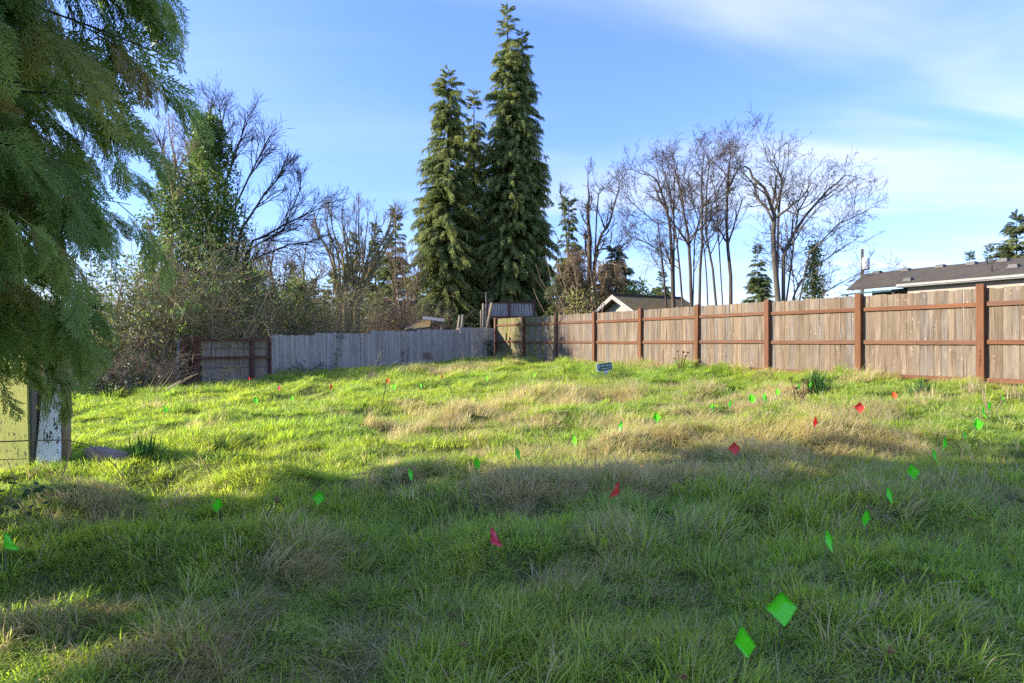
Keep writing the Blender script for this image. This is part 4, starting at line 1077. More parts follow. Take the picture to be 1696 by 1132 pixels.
# multi-stemmed bare tree opening like a fan
r = np.random.default_rng(77); st = []
for k in range(13):
    t = (k - 6) / 6; x1 = 590 + t * 72 + r.normal(0, 6); y1 = 338 + abs(t) * 26 + r.normal(0, 10); x0 = 577 + t * 11
    st.append((stem(32, (x0, 556), (x0 + t * 8, 500), (590 + t * 40, 430), (x1 - t * 6, 385), (x1, y1), z=.4), r.uniform(.07, .13), .012))
bare_tree('fan_tree', 'many-stemmed leafless tree opening like a fan above the low fence', st, [(7, .25, 1.7, 26, .12, .07), (5, .2, .9, 30, .1, .08), (4, .2, .45, 32, .08, .1)], 145, 'bark_olive')
# vines and leaves along the low fence
def fence_vine(label, spots, seed, n):
    r = np.random.default_rng(seed); s0 = [np.array((*gpt(gs(px), -.07), 0)) for px, _ in spots]
    pts = [np.array((p[0], p[1], EYE - (py - CY) / F * p[1])) for p, (_, py) in zip(s0, spots)]
    o = thing('fence_ivy', label, 'ivy', (pts[0][0], pts[0][1], gz(pts[0][0], pts[0][1])), 'vines on the low fence')
    mb = MB(); mb.tube(pts, .012, .006, 5); mb.build('stem', M['bark_brown'], o)
    ivy_on(o, pts, [.14, .10], n, seed, 'bramble', .75, 'leaves')
fence_vine('dark vine hanging over the middle of the grey fence', [(553, 612), (556, 590), (562, 570), (561, 553)], 5, 30)
fence_vine('leafy bramble growing along the grey fence foot', [(455, 622), (480, 615), (510, 612), (545, 612)], 6, 90)
fence_vine('dark creeper in the corner where both fences meet', [(815, 590), (808, 580), (812, 570), (800, 566)], 7, 60)
fence_vine('thin creeper beside the square hole in the grey fence', [(668, 600), (664, 580), (668, 562), (662, 548)], 8, 14)

# ------------------------------------------------------------------ old boards leaning under the cypress
BY = 7.4
def prism(name, lab, cat, front, th, m, yaw=0.0, group=None, rows=1):
    """front: four picture corners (tl, tr, br, bl) on a board standing at BY"""
    pts = [P(px, py, Yd) for px, py, Yd in front]; fz = min(p[2] for p in pts)
    for k in (2, 3): pts[k][2] = min(pts[k][2], gz(pts[k][0], pts[k][1]) - .05)
    c = (pts[2] + pts[3]) / 2
    b = MB(); n = np.array((math.sin(yaw) * -1, -math.cos(yaw), 0)); b.hexa([p - n * th for p in pts], pts)
    o = b.build(name, M[m]); o.data.transform(Matrix.Translation(-Vector(c))); o.location = c
    return tag(o, lab, cat, group)
prism('painted_sheet', 'wide yellow green panel with peeling paint under the cypress boughs', 'board', [(-170, 592, 7.9), (43, 590, 7.35), (48, 772, 7.35), (-170, 772, 7.9)], .03, 'yellow_paint')
prism('plywood_board', 'narrow tan plywood board behind the white board', 'board', [(66, 500, 7.62), (92, 500, 7.62), (82, 772, 7.5), (58, 772, 7.5)], .02, 'grey_post')
prism('painted_board', 'tapering white board with flaking paint leaning by the log post', 'board', [(80, 552, 7.56), (98, 552, 7.56), (99, 775, 7.38), (57, 775, 7.38)], .025, 'white_paint')
def log(name, lab, px0, px1, py0, Y, m, seed, flat=.8):
    r = np.random.default_rng(seed); top = P((px0 + px1) / 2, py0, Y); w = (px1 - px0) / F * Y / 2; z0 = gz(top[0], Y) - .15; n = 22
    zs = np.linspace(z0, top[2], n); V = []
    for k, z in enumerate(zs):
        s = 1 + .05 * math.sin(k * 1.9) + r.normal(0, .025)
        V += [(w * s * math.cos(a), w * flat * s * math.sin(a), z - z0) for a in np.arange(12) * math.pi / 6]
    Q = [(k * 12 + j, k * 12 + (j + 1) % 12, k * 12 + 12 + (j + 1) % 12, k * 12 + 12 + j) for k in range(n - 1) for j in range(12)]
    T = [((n - 1) * 12, (n - 1) * 12 + j, (n - 1) * 12 + j + 1) for j in range(1, 11)]
    o = bpy.data.objects.new(name, mk_mesh(name, V, Q, T, M[m])); C.objects.link(o); o.location = (top[0], Y, z0); return tag(o, lab, 'post')
log('log_post', 'rough brown log post to the right of the white board', 98, 117, 575, 7.55, 'bark_tan', 4)
log('log_post', 'grey split log standing beside the yellow panel', 45, 60, 585, 7.45, 'grey_post', 5)
# flat tan stone
p = G(182, 765); r = np.random.default_rng(3); V = []
for k, (z, s) in enumerate(((-.08, .95), (.0, 1.0), (.07, .95), (.10, .72))):
    V += [((.30 * s + r.normal(0, .012)) * math.cos(a), (.17 * s + r.normal(0, .012)) * math.sin(a), z + r.normal(0, .006) - .05 * math.cos(a)) for a in np.arange(14) * math.pi / 7]
Q = [(k * 14 + j, k * 14 + (j + 1) % 14, k * 14 + 14 + (j + 1) % 14, k * 14 + 14 + j) for k in range(3) for j in range(14)]
o = bpy.data.objects.new('flat_stone', mk_mesh('flat_stone', V, Q, [(42, 42 + j, 43 + j) for j in range(1, 13)], M['rock'], None, True)); C.objects.link(o)
o.location = (p[0], p[1], gz(p[0], p[1]) + .03); tag(o, 'flat pinkish tan stone lying beside the dark iris clump', 'stone')

# ------------------------------------------------------------------ iris-like clumps
def clump(name, lab, px, py, n, L, m, seed, w=.011, spread=.8, cat='plant', group=None):
    r = np.random.default_rng(seed); p = G(px, py); o = thing(name, lab, cat, (p[0], p[1], gz(p[0], p[1])), group); mb = MB()
    a = r.uniform(0, 6.28, n); tilt = np.abs(r.normal(0, spread * .5, n)); Ln = L * r.uniform(.55, 1.1, n)
    st = np.stack([p[0] + r.normal(0, .07, n), p[1] + r.normal(0, .07, n), np.full(n, gz(p[0], p[1]) - .02)], 1)
    pts = grow(r, st, np.stack([np.cos(a) * np.tan(tilt), np.sin(a) * np.tan(tilt), np.ones(n)], 1), Ln, 5, .05, -.07)
    side = np.stack([-np.sin(a), np.cos(a), np.zeros(n)], 1); wd = np.array((.8, 1, .9, .6, .05)) * w
    V = np.stack([pts - side[:, None] * wd[None, :, None], pts + side[:, None] * wd[None, :, None]], 2).reshape(-1, 3)
    b = np.arange(n)[:, None] * 10 + np.arange(4)[None] * 2; b = b.ravel(); mb.add(V, np.stack([b, b + 1, b + 3, b + 2], 1)); mb.build('leaves', M[m], o)
    return o
clump('iris_clump', 'dark spiky iris clump growing beside the tan stone', 240, 765, 70, .34, 'blade_dark', 1, .010)
clump('iris_clump', 'second dark leafy clump out in the sunny grass', 362, 748, 60, .22, 'blade_dark', 2, .009, 1.0)
clump('grass_clump', 'tall dark green grass clump against the long fence', 1353, 655, 150, .52, 'blade_dark', 3, .010, .8)
clump('grass_clump', 'low arching green grass clump near the scribbled post', 1530, 662, 120, .40, 'blade_dark', 4, .009, 1.5)
clump('grass_clump', 'straw tipped grass clump in front of the grey fence', 617, 632, 120, .38, 'straw', 5, .008, 1.2)
clump('grass_clump', 'small leafy weed clump at the fence foot behind the sign', 1027, 606, 70, .34, 'blade_dark', 6, .02, 1.0)
clump('straw_clump', 'dry straw heap at the foot of the scribbled post', 1610, 655, 110, .36, 'straw', 7, .004, 1.9)
clump('straw_clump', 'dry straw heap where the long fence leaves the view', 1680, 665, 90, .36, 'straw', 8, .004, 1.9)

# ------------------------------------------------------------------ dead stalks
def stalks(name, lab, base, tips, m, r0=.008, heads=0.0, group='dead stalks in the grass', seed=1, cat='dead plant', mid=.06, up=0.0):
    r = np.random.default_rng(seed); p = G(*base); o = thing(name, lab, cat, (p[0], p[1], gz(p[0], p[1])), group)
    for tx, ty in tips:
        e = P(tx, ty, p[1] + r.normal(0, .12)); a = p + np.array((r.normal(0, .05), r.normal(0, .05), -.06))
        c = (a + e) / 2 + np.array((r.normal(0, mid), r.normal(0, mid), abs(r.normal(0, mid)) + up)); mb = MB()
        pts = [a * (1 - t) ** 2 + 2 * c * t * (1 - t) + e * t * t for t in np.linspace(0, 1, 7)]
        mb.tube(pts, r0, r0 * .45, 5)
        if heads:
            for k in range(9):
                d = norm(np.array((r.normal(0, 1), r.normal(0, 1), .9))); mb.tube([e, e + d * heads], r0 * .35, r0 * .3, 3)
                q = e + d * heads; s = heads * .28
                mb.add([q + (-s, 0, 0), q + (0, -s, .01), q + (s, 0, 0), q + (0, s, .01)], [(0, 1, 2, 3)])
        mb.build('stalk', M[m], o)
stalks('dead_stalks', 'blond dead stalks with flat seed heads before the brown fence bay', (364, 640), [(374, 612), (378, 611), (384, 615), (391, 612), (387, 613), (371, 618)], 'straw', .012, .10, seed=2)
stalks('dead_stalks', 'long blond grass stems leaning right beside the thicket', (250, 657), [(258, 620), (290, 604), (284, 611), (328, 618), (318, 622), (300, 630), (270, 622)], 'straw', .010, seed=3)
stalks('dead_stalks', 'tall blond dead grass stems rising before the grey fence', (611, 628), [(612, 592), (621, 588), (628, 582), (634, 580), (640, 600), (658, 598), (600, 600)], 'straw', .009, seed=4)
stalks('dead_stalks', 'short blond stems leaning along the grey fence', (512, 625), [(505, 600), (520, 607), (535, 606)], 'straw', .008, seed=5)
stalks('dead_stalks', 'blond twig with small fork beside the brown fence bay', (392, 634), [(408, 622), (405, 626)], 'straw', .008, .05, seed=6)
stalks('dock_stalks', 'brown dock seed stalks standing against the long fence', (1126, 612), [(1124, 584), (1132, 585), (1139, 586), (1118, 596), (1136, 592)], 'dock', .016, .05, seed=7)
stalks('dock_stalks', 'dark brown dead stalks between the far green flags', (1322, 672), [(1310, 630), (1331, 632), (1336, 637), (1318, 645), (1340, 650)], 'dock', .012, .04, seed=8)
stalks('dark_stem', 'single dark upright stem beside an orange flag', (628, 676), [(640, 628)], 'bark_dark', .012, seed=9)
stalks('dark_stem', 'arched brown stem bending over a straw tuft', (757, 664), [(732, 628)], 'bark_brown', .010, seed=10, up=.22)
stalks('dark_stem', 'bare crooked stem leaning before the scribbled post', (1640, 690), [(1668, 655), (1660, 664), (1625, 630), (1628, 645)], 'bark_brown', .009, seed=11)
stalks('dead_stalks', 'wiry dead stalks beside the square hole in the grey fence', (712, 612), [(720, 590), (705, 600), (684, 588), (730, 600)], 'straw', .008, seed=12)
stalks('dead_stalks', 'arching dry stems in front of the corner creeper', (775, 606), [(765, 580), (790, 578), (800, 590), (758, 592), (782, 572)], 'straw', .008, seed=13, up=.1)
stalks('dead_stalks', 'thin bent stem in the foreground shade', (475, 885), [(470, 828)], 'dock', .006, seed=14, up=.03)
stalks('dead_stalks', 'leafless stem with curled top beside the green diamond flag', (458, 870), [(466, 822), (449, 826)], 'dock', .005, seed=15, up=.05)
stalks('dead_stalks', 'pair of thin stalks in front of the long fence bay with sign', (1222, 622), [(1205, 590), (1195, 595), (1235, 595), (1240, 590)], 'bark_brown', .007, seed=16, up=.08)

# ------------------------------------------------------------------ bramble in the near corner
LEAF = {}
def leaf_me(seed):
    r = np.random.default_rng(seed); n = 5; V = []; 
    for k, t in enumerate(np.linspace(0, 1, n)):
        w = .42 * math.sin(math.pi * min(1, t * .9 + .1)) ** .8; V += [(t, -w, .10 * w - .15 * t * t + r.normal(0, .01)), (t, 0, -.15 * t * t), (t, w, .10 * w - .15 * t * t + r.normal(0, .01))]
    Q = [(k * 3 + j, k * 3 + 3 + j, k * 3 + 4 + j, k * 3 + 1 + j) for k in range(n - 1) for j in range(2)]
    return mk_mesh('leaf', V, Q, None, M['bramble'], None, True)
leafs = [leaf_me(k) for k in range(4)]
p = G(35, 870); br = thing('bramble_bush', 'leafy bramble with long bare canes arching past the boards', 'bramble', (p[0], p[1], gz(p[0], p[1])))
r = np.random.default_rng(8)
canes = [([(-60, 745), (0, 732), (50, 730), (110, 729), (150, 738), (190, 770), (225, 822)], 5.6, .007), ([(-60, 762), (0, 762), (50, 760), (62, 762)], 5.9, .005), ([(-30, 790), (10, 797), (45, 806), (88, 822)], 5.0, .005),
         ([(-20, 840), (10, 835), (25, 795), (12, 763)], 5.0, .005), ([(-40, 800), (0, 820), (35, 835), (60, 880)], 4.8, .005), ([(100, 800), (110, 770), (118, 740), (127, 722)], 6.3, .006), ([(205, 800), (190, 790), (208, 772)], 5.9, .005)]
for pts, Y, rd in canes:
    q = [P(x, y, Y + .05 * k) for k, (x, y) in enumerate(pts)]; mb = MB(); mb.tube(q, rd, rd * .5, 5)
    for k in range(len(q) - 1):
        for j in range(5):
            c = q[k] + (q[k + 1] - q[k]) * r.random(); d = norm(r.normal(0, 1, 3)); mb.tube([c, c + d * .014], .0022, .0004, 3)
    mb.build('cane', M['bark_brown'], br)
for k in range(46):
    px, py = r.uniform(-30, 78), r.uniform(782, 905); Y = r.uniform(4.5, 5.1); q = P(px, py, Y); q[2] = max(q[2], gz(q[0], q[1]) + .03)
    s = r.uniform(.035, .065); place('leaf', leafs[k % 4], br, q, (r.normal(0, .6), r.normal(.2, .5), r.uniform(0, 6.28)), (s, s, s))

# ------------------------------------------------------------------ survey flags
def flag_mesh(kind, m, seed):
    """sheet hanging from the top of its wire, folded a little; the wire is at x = 0, the top at z = 0"""
    n = 6; V = []
    for j in range(n):
        v = j / (n - 1)
        for i in range(n):
            u = i / (n - 1)
            if kind == 'diamond':   x, z = (u - v) * .082 + .004, -(u + v) * .082
            elif kind == 'kite':    x, z = (u * .65 - v * .35) * .085 + .003, -(u * .70 + v * .95) * .085
            elif kind == 'narrow':  x, z = (u * .50 - v * .12) * .085 + .003, -(u * .80 + v * .95) * .085
            else:                   x, z = u * .085 * (.25 + .75 * v) + .003, -v * .125 - u * .03
            V.append((x, .028 * math.sin(u * 2.6 + seed) * u + .016 * math.sin(3 * v + seed * 2) * (u + .2), z))
    Q = [(j * n + i, j * n + i + 1, j * n + n + i + 1, j * n + n + i) for j in range(n - 1) for i in range(n - 1)]
    b = len(V); V2 = [(x, y + .0012, z) for x, y, z in V]
    Q += [tuple(reversed([q + b for q in f])) for f in Q]
    rim = list(range(n)) + [k * n + n - 1 for k in range(1, n)] + [(n - 1) * n + k for k in range(n - 2, -1, -1)] + [k * n for k in range(n - 2, 0, -1)]
    Q += [(rim[k], rim[(k + 1) % len(rim)], rim[(k + 1) % len(rim)] + b, rim[k] + b) for k in range(len(rim))]
    return mk_mesh('flag', V + V2, Q, None, m, None, True)
FM = {(k, c): flag_mesh(k, M['flag_' + c], j * 1.3 + 1) for j, k in enumerate(('diamond', 'kite', 'narrow', 'pennant')) for c in ('green', 'red', 'pink', 'orange')}
wire_me = solid('wire', .0032, .0032, 1.0, M['wire'], .0006)
def flag(lab, px, py, col, kind, group, flip=1, size=1.0, yaw=0.0, up=.20):
    """px, py: centre of the sheet in the photograph; it hangs about 0.2 m above the soil"""
    p = G(px, py, up); z = gz(p[0], p[1]); top = p[2] + .075 * size
    o = thing('marker_flag', lab, 'flag', (p[0], p[1], z), group)
    o.rotation_euler = (0, 0, yaw)
    w = bpy.data.objects.new('wire', wire_me); C.objects.link(w); w.parent = o; w.location = (0, 0, -.06); w.scale = (1, 1, top - z + .07)
    f = bpy.data.objects.new('flag', FM[kind, col]); C.objects.link(f); f.parent = o; f.location = (0, -.022, top - z); size *= .88; f.scale = (flip * size, size, size)
    return o
ORD = ('first', 'second', 'third', 'fourth', 'fifth', 'sixth', 'seventh', 'eighth', 'ninth', 'tenth', 'eleventh', 'twelfth', 'thirteenth', 'fourteenth')
rowA = [(1225, 1064, 'kite', 1, 1.05), (1290, 1005, 'diamond', 1, 1.0), (1366, 897, 'narrow', 1, 1.0), (1435, 860, 'kite', -1, .95), (1468, 821, 'narrow', 1, 1.0), (1506, 783, 'kite', 1, 1.0), (1542, 757, 'narrow', 1, 1.0),
        (1563, 737, 'kite', -1, 1.1), (1594, 723, 'narrow', 1, .9), (1613, 704, 'kite', 1, 1.1), (1624, 684, 'narrow', 1, 1.1), (1637, 675, 'kite', -1, 1.0), (1658, 664, 'narrow', 1, .9)]
n = len(rowA)
for k, (px, py, kd, fl, sz) in enumerate(rowA):
    flag('green marker flag, %s from the scribbled fence post in the row leading to it' % ORD[n - 1 - k], px, py, 'green', kd, 'green flags leading to the scribbled post', fl, sz, rr.uniform(-.4, .4))
rowB = [(365, 838, 'kite', -1, 1.05), (530, 825, 'diamond', 1, .85), (678, 786, 'narrow', 1, 1.0), (789, 769, 'kite', 1, 1.0), (854, 752, 'narrow', 1, 1.0), (951, 731, 'kite', 1, 1.0), (1030, 707, 'narrow', -1, 1.0), (1083, 693, 'kite', 1, 1.0),
        (1178, 675, 'narrow', 1, .95), (1208, 671, 'kite', -1, 1.0), (1241, 662, 'kite', 1, 1.1), (1264, 660, 'narrow', 1, 1.1), (1286, 651, 'kite', 1, 1.1), (1321, 642, 'narrow', 1, 1.0), (1340, 638, 'kite', 1, 1.0)]
ORD = ORD + ('fifteenth',)
n = len(rowB)
for k, (px, py, kd, fl, sz) in enumerate(rowB):
    flag('green marker flag, %s from the dark grass clump in the row crossing the lot' % ORD[n - 1 - k], px, py, 'green', kd, 'green flags crossing the lot', fl, sz, rr.uniform(-.4, .4))
for lab, px, py, c, kd, fl, sz in (('pinkish red marker flag in the shade, lowest of the red row', 814, 889, 'pink', 'pennant', 1, 1.0), ('orange red marker flag just inside the shadow edge', 1024, 811, 'red', 'pennant', -1, 1.0),
                                   ('red marker flag among blond straw in the sun', 1215, 743, 'red', 'diamond', 1, .85), ('red marker flag beside the biggest straw tuft', 1350, 701, 'red', 'kite', -1, 1.0),
                                   ('red marker flag second nearest the long fence', 1422, 675, 'red', 'diamond', 1, .85), ('orange red marker flag nearest the long fence', 1478, 656, 'orange', 'kite', 1, .95)):
    flag(lab, px, py, c, kd, 'red flags in a line up the lot', fl, sz, rr.uniform(-.3, .3))
for lab, px, py, c, kd, fl, sz in (('pair of pink ribbons on a wire facing the brown fence bay', 462, 644, 'pink', 'kite', 1, 1.1), ('orange marker flag between pink flag and grey fence', 547, 641, 'orange', 'narrow', 1, 1.3), ('orange marker flag beside the dark upright stem', 642, 632, 'orange', 'kite', 1, 1.2),
                                   ('orange marker flag above the arched brown stem', 731, 625, 'orange', 'narrow', 1, 1.1), ('red marker flag low against the brown fence bay', 413, 628, 'red', 'kite', 1, 1.0)):
    flag(lab, px, py, c, kd, 'flags along the grey fence', fl, sz, 0, .28)
for lab, px, py, sz in (('pale green marker flag nearest the thicket', 422, 665, 1.2), ('green marker flag below the pink flag', 484, 661, 1.0), ('green marker flag beside the orange flag on the dark stem', 652, 642, 1.1), ('green marker flag before the fence corner', 806, 628, 1.0),
                        ('far green marker flag between corner and sign', 885, 622, 1.0), ('green marker flag half buried in dark bramble leaves', 10, 897, .95), ('low green marker flag near the stone and thicket', 272, 678, .9), ('green marker flag behind the arched stem', 697, 639, .9)):
    flag(lab, px, py, 'green', 'kite' if px > 400 else 'pennant', 'green flags scattered at the far side', 1, sz, rr.uniform(-.4, .4))

# ------------------------------------------------------------------ for-sale sign
p = G(1001, 627); sg = thing('sale_sign', 'small green and white FOR SALE sign tilted on a wire frame', 'sign', (p[0], p[1], gz(p[0], p[1])))
px_m = p[1] / F; cz = P(0, 608, p[1])[2]; SW, SH = 27.5 * px_m, 13.0 * px_m; yaw, roll = .18, math.radians(-7.5)
R_ = Matrix.Rotation(yaw, 4, 'Z') @ Matrix.Rotation(roll, 4, 'Y')
def sign_pt(a, c, off): v = R_ @ Vector((a, off, c)); return np.array((p[0] + v.x, p[1] + v.y, cz + v.z))
def sign_box(nm, a0, a1, c0, c1, o0, o1, m):
    b = MB(); b.hexa([sign_pt(a0, c0, o1), sign_pt(a1, c0, o1), sign_pt(a1, c1, o1), sign_pt(a0, c1, o1)], [sign_pt(a0, c0, o0), sign_pt(a1, c0, o0), sign_pt(a1, c1, o0), sign_pt(a0, c1, o0)]); return b.build(nm, m, sg)
sign_box('panel', -SW / 2, SW / 2, -SH / 2, SH / 2, 0, .008, M['sign_white'])
sign_box('green_field', -SW / 2 + .075, SW / 2 - .008, -SH / 2 + .008, SH / 2 - .008, -.003, 0.0, M['sign_green'])
b = MB(); ang = np.linspace(math.radians(105), math.radians(255), 11)
o_ = [sign_pt(-SW / 2 + .095 + .075 * math.cos(a), .085 * math.sin(a), -.004) for a in ang]; i_ = [sign_pt(-SW / 2 + .10 + .05 * math.cos(a), .06 * math.sin(a), -.004) for a in ang]
b.add(o_ + i_, [(k, k + 1, 12 + k, 11 + k) for k in range(10)]); b.build('emblem_arc', M['sign_green'], sg)
def sign_text(txt, a, c, size, nm):
    cu = bpy.data.curves.new('lettering', 'FONT'); cu.body = txt; cu.size = size; cu.align_x = 'CENTER'; cu.align_y = 'CENTER'; cu.extrude = .0012
    ob = bpy.data.objects.new('lettering', cu); C.objects.link(ob); dg = bpy.context.evaluated_depsgraph_get(); me = bpy.data.meshes.new_from_object(ob.evaluated_get(dg))
    bpy.data.objects.remove(ob); me.materials.clear(); me.materials.append(M['sign_white'])
    me.transform(R_ @ Matrix.Translation((a, -.0048, c)) @ Matrix.Rotation(math.pi / 2, 4, 'X'))
    place(nm, me, sg, (p[0], p[1], cz))
sign_text('FOR SALE', .035, .03, .085, 'lettering')
for k in range(7): sign_box('small_print', -.10 + k * .042, -.10 + k * .042 + .030, -.055, -.038, -.0045, -.0031, M['sign_white'])
sign_box('card', -.03, .085, -SH / 2 - .105, -SH / 2 - .002, .001, .006, M['sign_lilac'])
for a in (-.13, .13):
    b = MB(); e = sign_pt(a, -SH / 2 + .02, .012); b.tube([(e[0], e[1], gz(e[0], e[1]) - .1), e], .005, .005, 6); b.build('leg', M['wire'], sg)

# ------------------------------------------------------------------ standpipe by the long fence
p = G(1250, 616); sp_ = thing('standpipe', 'short white standpipe with dark green tap at the long fence', 'standpipe', (p[0], p[1], gz(p[0], p[1])))
for dx, h, rd in ((-.045, .22, .03), (.045, .26, .022)):
    b = MB(); z = gz(p[0], p[1]); b.tube([(p[0] + dx, p[1], z - .1), (p[0] + dx, p[1], z + h)], rd, rd, 10); b.add([(p[0] + dx + rd * math.cos(a), p[1] + rd * math.sin(a), z + h) for a in np.arange(8) * math.pi / 4], [(0, 1, 2, 3), (0, 3, 4, 7), (4, 5, 6, 7)]); b.build('pipe', M['pipe'], sp_)
b = MB(); z = gz(p[0], p[1]); b.tube([(p[0] - .02, p[1], z + .2), (p[0] - .02, p[1], z + .42)], .025, .02, 8); b.tube([(p[0] - .06, p[1], z + .42), (p[0] + .05, p[1] - .03, z + .43)], .022, .016, 8); b.tube([(p[0] + .05, p[1] - .03, z + .43), (p[0] + .055, p[1] - .04, z + .36)], .016, .014, 8); b.build('tap', M['tap'], sp_)

# ------------------------------------------------------------------ fallen leaves
for k, (px, py) in enumerate(((1100, 858), (1083, 876), (1118, 900), (1352, 845), (955, 742), (962, 746), (1552, 744), (1612, 862), (1235, 990), (720, 1110), (775, 1070), (1640, 975), (460, 828), (1060, 815), (1470, 1075), (1120, 1120), (1280, 870))):
    q = G(px, py, .08); s = rr.uniform(.03, .05)
    me = leafs[k % 4].copy(); me.materials[0] = M['dead_leaf']
    o = place('fallen_leaf', me, None, (q[0], q[1], q[2]), (rr.normal(0, .6), rr.normal(0, .4), rr.uniform(0, 6.28)), (s, s * .9, s * 2.2))
    tag(o, 'curled brown dead leaf caught in the shaded grass', 'leaf', 'fallen leaves in the grass')

# ------------------------------------------------------------------ grass
def tuft(nb, rad, h0, h1, lean, wid, dry, seed, flow=.35, curl=.9):
    r = np.random.default_rng(seed); n = 5
    a = r.uniform(0, 6.28, nb); q = rad * np.sqrt(r.uniform(0, 1, nb)); st = np.stack([q * np.cos(a), q * np.sin(a), np.full(nb, -.015)], 1)
    dirh = norm(np.stack([np.cos(a) + flow * 2 + r.normal(0, .5, nb), np.sin(a) + r.normal(0, .5, nb)], 1)); L = r.uniform(h0, h1, nb)
    t0 = np.abs(r.normal(lean * .5, lean * .45, nb)); t1 = t0 + np.abs(r.normal(curl, .45, nb))
    p = st.copy(); pts = [p.copy()]
    for k in range(n - 1):
        th = np.minimum(t0 + (t1 - t0) * (k / (n - 2)), 2.0); p = p + np.concatenate([dirh * np.sin(th)[:, None], np.cos(th)[:, None]], 1) * (L / (n - 1))[:, None]; p[:, 2] = np.maximum(p[:, 2], .004); pts.append(p.copy())
    pts = np.stack(pts, 1)
    yaw = r.normal(0, .5, nb); side = np.stack([-dirh[:, 1] * np.cos(yaw) + dirh[:, 0] * np.sin(yaw), dirh[:, 0] * np.cos(yaw) + dirh[:, 1] * np.sin(yaw), np.zeros(nb)], 1)
    w = wid * r.uniform(.6, 1.3, nb)[:, None] * np.array((.75, 1.0, .9, .62, .06))[None]
    V = np.stack([pts - side[:, None] * w[..., None], pts + side[:, None] * w[..., None]], 2).reshape(-1, 3)
    b = (np.arange(nb)[:, None] * 2 * n + np.arange(n - 1)[None] * 2).ravel(); Q = np.stack([b, b + 1, b + 3, b + 2], 1)
    dv = np.repeat((r.uniform(0, 1, nb) < dry) * r.uniform(.7, 1, nb), 2 * n); tp = np.tile(np.repeat(np.linspace(0, 1, n), 2), nb); rv = np.repeat(r.uniform(0, 1, nb), 2 * n)
    return V, Q, dv, tp, rv
def patch(kind, seed, n_sub, R_p, *a):
    """a sod of several tufts, each leaning its own way"""
    r = np.random.default_rng(seed); Vs, Qs, D, Tp, Rv, off = [], [], [], [], [], 0
    for k in range(n_sub):
        V, Q, dv, tp, rv = tuft(*a[:1], *a[1:7], seed * 31 + k, *a[7:])
        an, ps = r.normal(0, .8), (r.uniform(0, 6.28), R_p * math.sqrt(r.uniform(0, 1))); s = r.uniform(.7, 1.25); c_, s_ = math.cos(an), math.sin(an)
        V = np.stack([(V[:, 0] * c_ - V[:, 1] * s_) * s + ps[1] * math.cos(ps[0]), (V[:, 0] * s_ + V[:, 1] * c_) * s + ps[1] * math.sin(ps[0]), V[:, 2] * s], 1)
        Vs.append(V); Qs.append(Q + off); off += len(V); D.append(dv); Tp.append(tp); Rv.append(rv)
    return src('sod', mk_mesh('sod', np.concatenate(Vs), np.concatenate(Qs), None, M['grass'], {'dry': np.concatenate(D), 'tip': np.concatenate(Tp), 'rnd': np.concatenate(Rv)}))
TU = []
for k in range(5): TU.append(patch('lush', 200 + k, 11, .25, 34, .10, .05, .115, 1.2, .0032, .03))                  # 0-4 short lush
for k in range(4): TU.append(patch('long', 210 + k, 10, .25, 34, .10, .08, .18, 1.1, .0033, .07, .6, 1.0))         # 5-8 long arching green
for k in range(3): TU.append(patch('mixed', 220 + k, 10, .25, 34, .10, .06, .16, 1.2, .0027, .42, .6, .9))        # 9-11 mixed
for k in range(4): TU.append(patch('straw', 230 + k, 9, .22, 44, .09, .10, .24, 1.0, .0021, .88, .7, 1.0))        # 12-15 straw
for k in range(2): TU.append(patch('matted', 240 + k, 10, .25, 36, .12, .07, .17, 1.3, .0024, .88, .9, .7))       # 16-17 matted brown
for k in range(3): TU.append(patch('whisp', 250 + k, 1, .01, 26, .05, .14, .32, .6, .0019, .75, .4, .8))          # 18-20 single dry wisps
for k in range(3): TU.append(patch('crest', 260 + k, 1, .01, 34, .05, .12, .26, .55, .0032, .05, .2, .9))         # 21-23 single green crests
# where the dry grass stands, taken from the photograph: (column, row, radius in metres, weight)
DRY = [(1030, 735, .45, .9), (1120, 722, .5, .85), (1060, 745, .4, .8), (1250, 705, .45, .6), (1385, 728, .45, .9), (1300, 735, .5, .8), (1180, 745, .5, .8), (1420, 712, .4, .8), (700, 715, .4, .6), (760, 695, .45, .75), (640, 712, .3, .6),
       (890, 662, .7, 1.0), (985, 657, .5, .9), (920, 682, .5, .7), (1180, 668, .5, .6), (1240, 684, .5, .6), (1310, 660, .6, .6), (870, 800, .45, .85), (800, 820, .35, .6), (960, 790, .5, .8), (1060, 785, .5, .8), (840, 780, .4, .8), (1010, 800, .4, .7),
       (1000, 900, .25, .7), (955, 960, .22, .8), (1040, 980, .2, .5), (300, 1060, .25, .8), (60, 1030, .35, .8), (180, 1000, .2, .5), (130, 850, .45, 1.0), (200, 820, .35, .8), (310, 835, .2, .6), (480, 920, .25, .6), (520, 900, .2, .5), (420, 1000, .2, .55),
       (640, 1050, .22, .6), (1230, 800, .4, .55), (1400, 820, .3, .45), (1330, 770, .4, .55), (1590, 820, .3, .5), (1460, 780, .3, .4), (1460, 690, .4, .5), (1240, 1100, .12, .4), (1480, 1050, .15, .6), (1160, 890, .25, .35), (560, 1090, .25, .6), (350, 1100, .3, .6),
       (780, 612, 1.2, .7), (700, 615, .9, .5), (1140, 690, .5, .6), (1350, 690, .4, .6), (1080, 700, .5, .5), (820, 720, .5, .35), (720, 770, .5, .35), (860, 760, .4, .6)]
DW = [(*G(px, py)[:2], rd * (1.12 if 640 < py < 790 and px > 650 else .95), w) for px, py, rd, w in DRY]
DARKLONG = [(300, 690, .5), (330, 700, .5), (570, 680, .5), (440, 690, .4), (250, 700, .4)]
rg = np.random.default_rng(99)
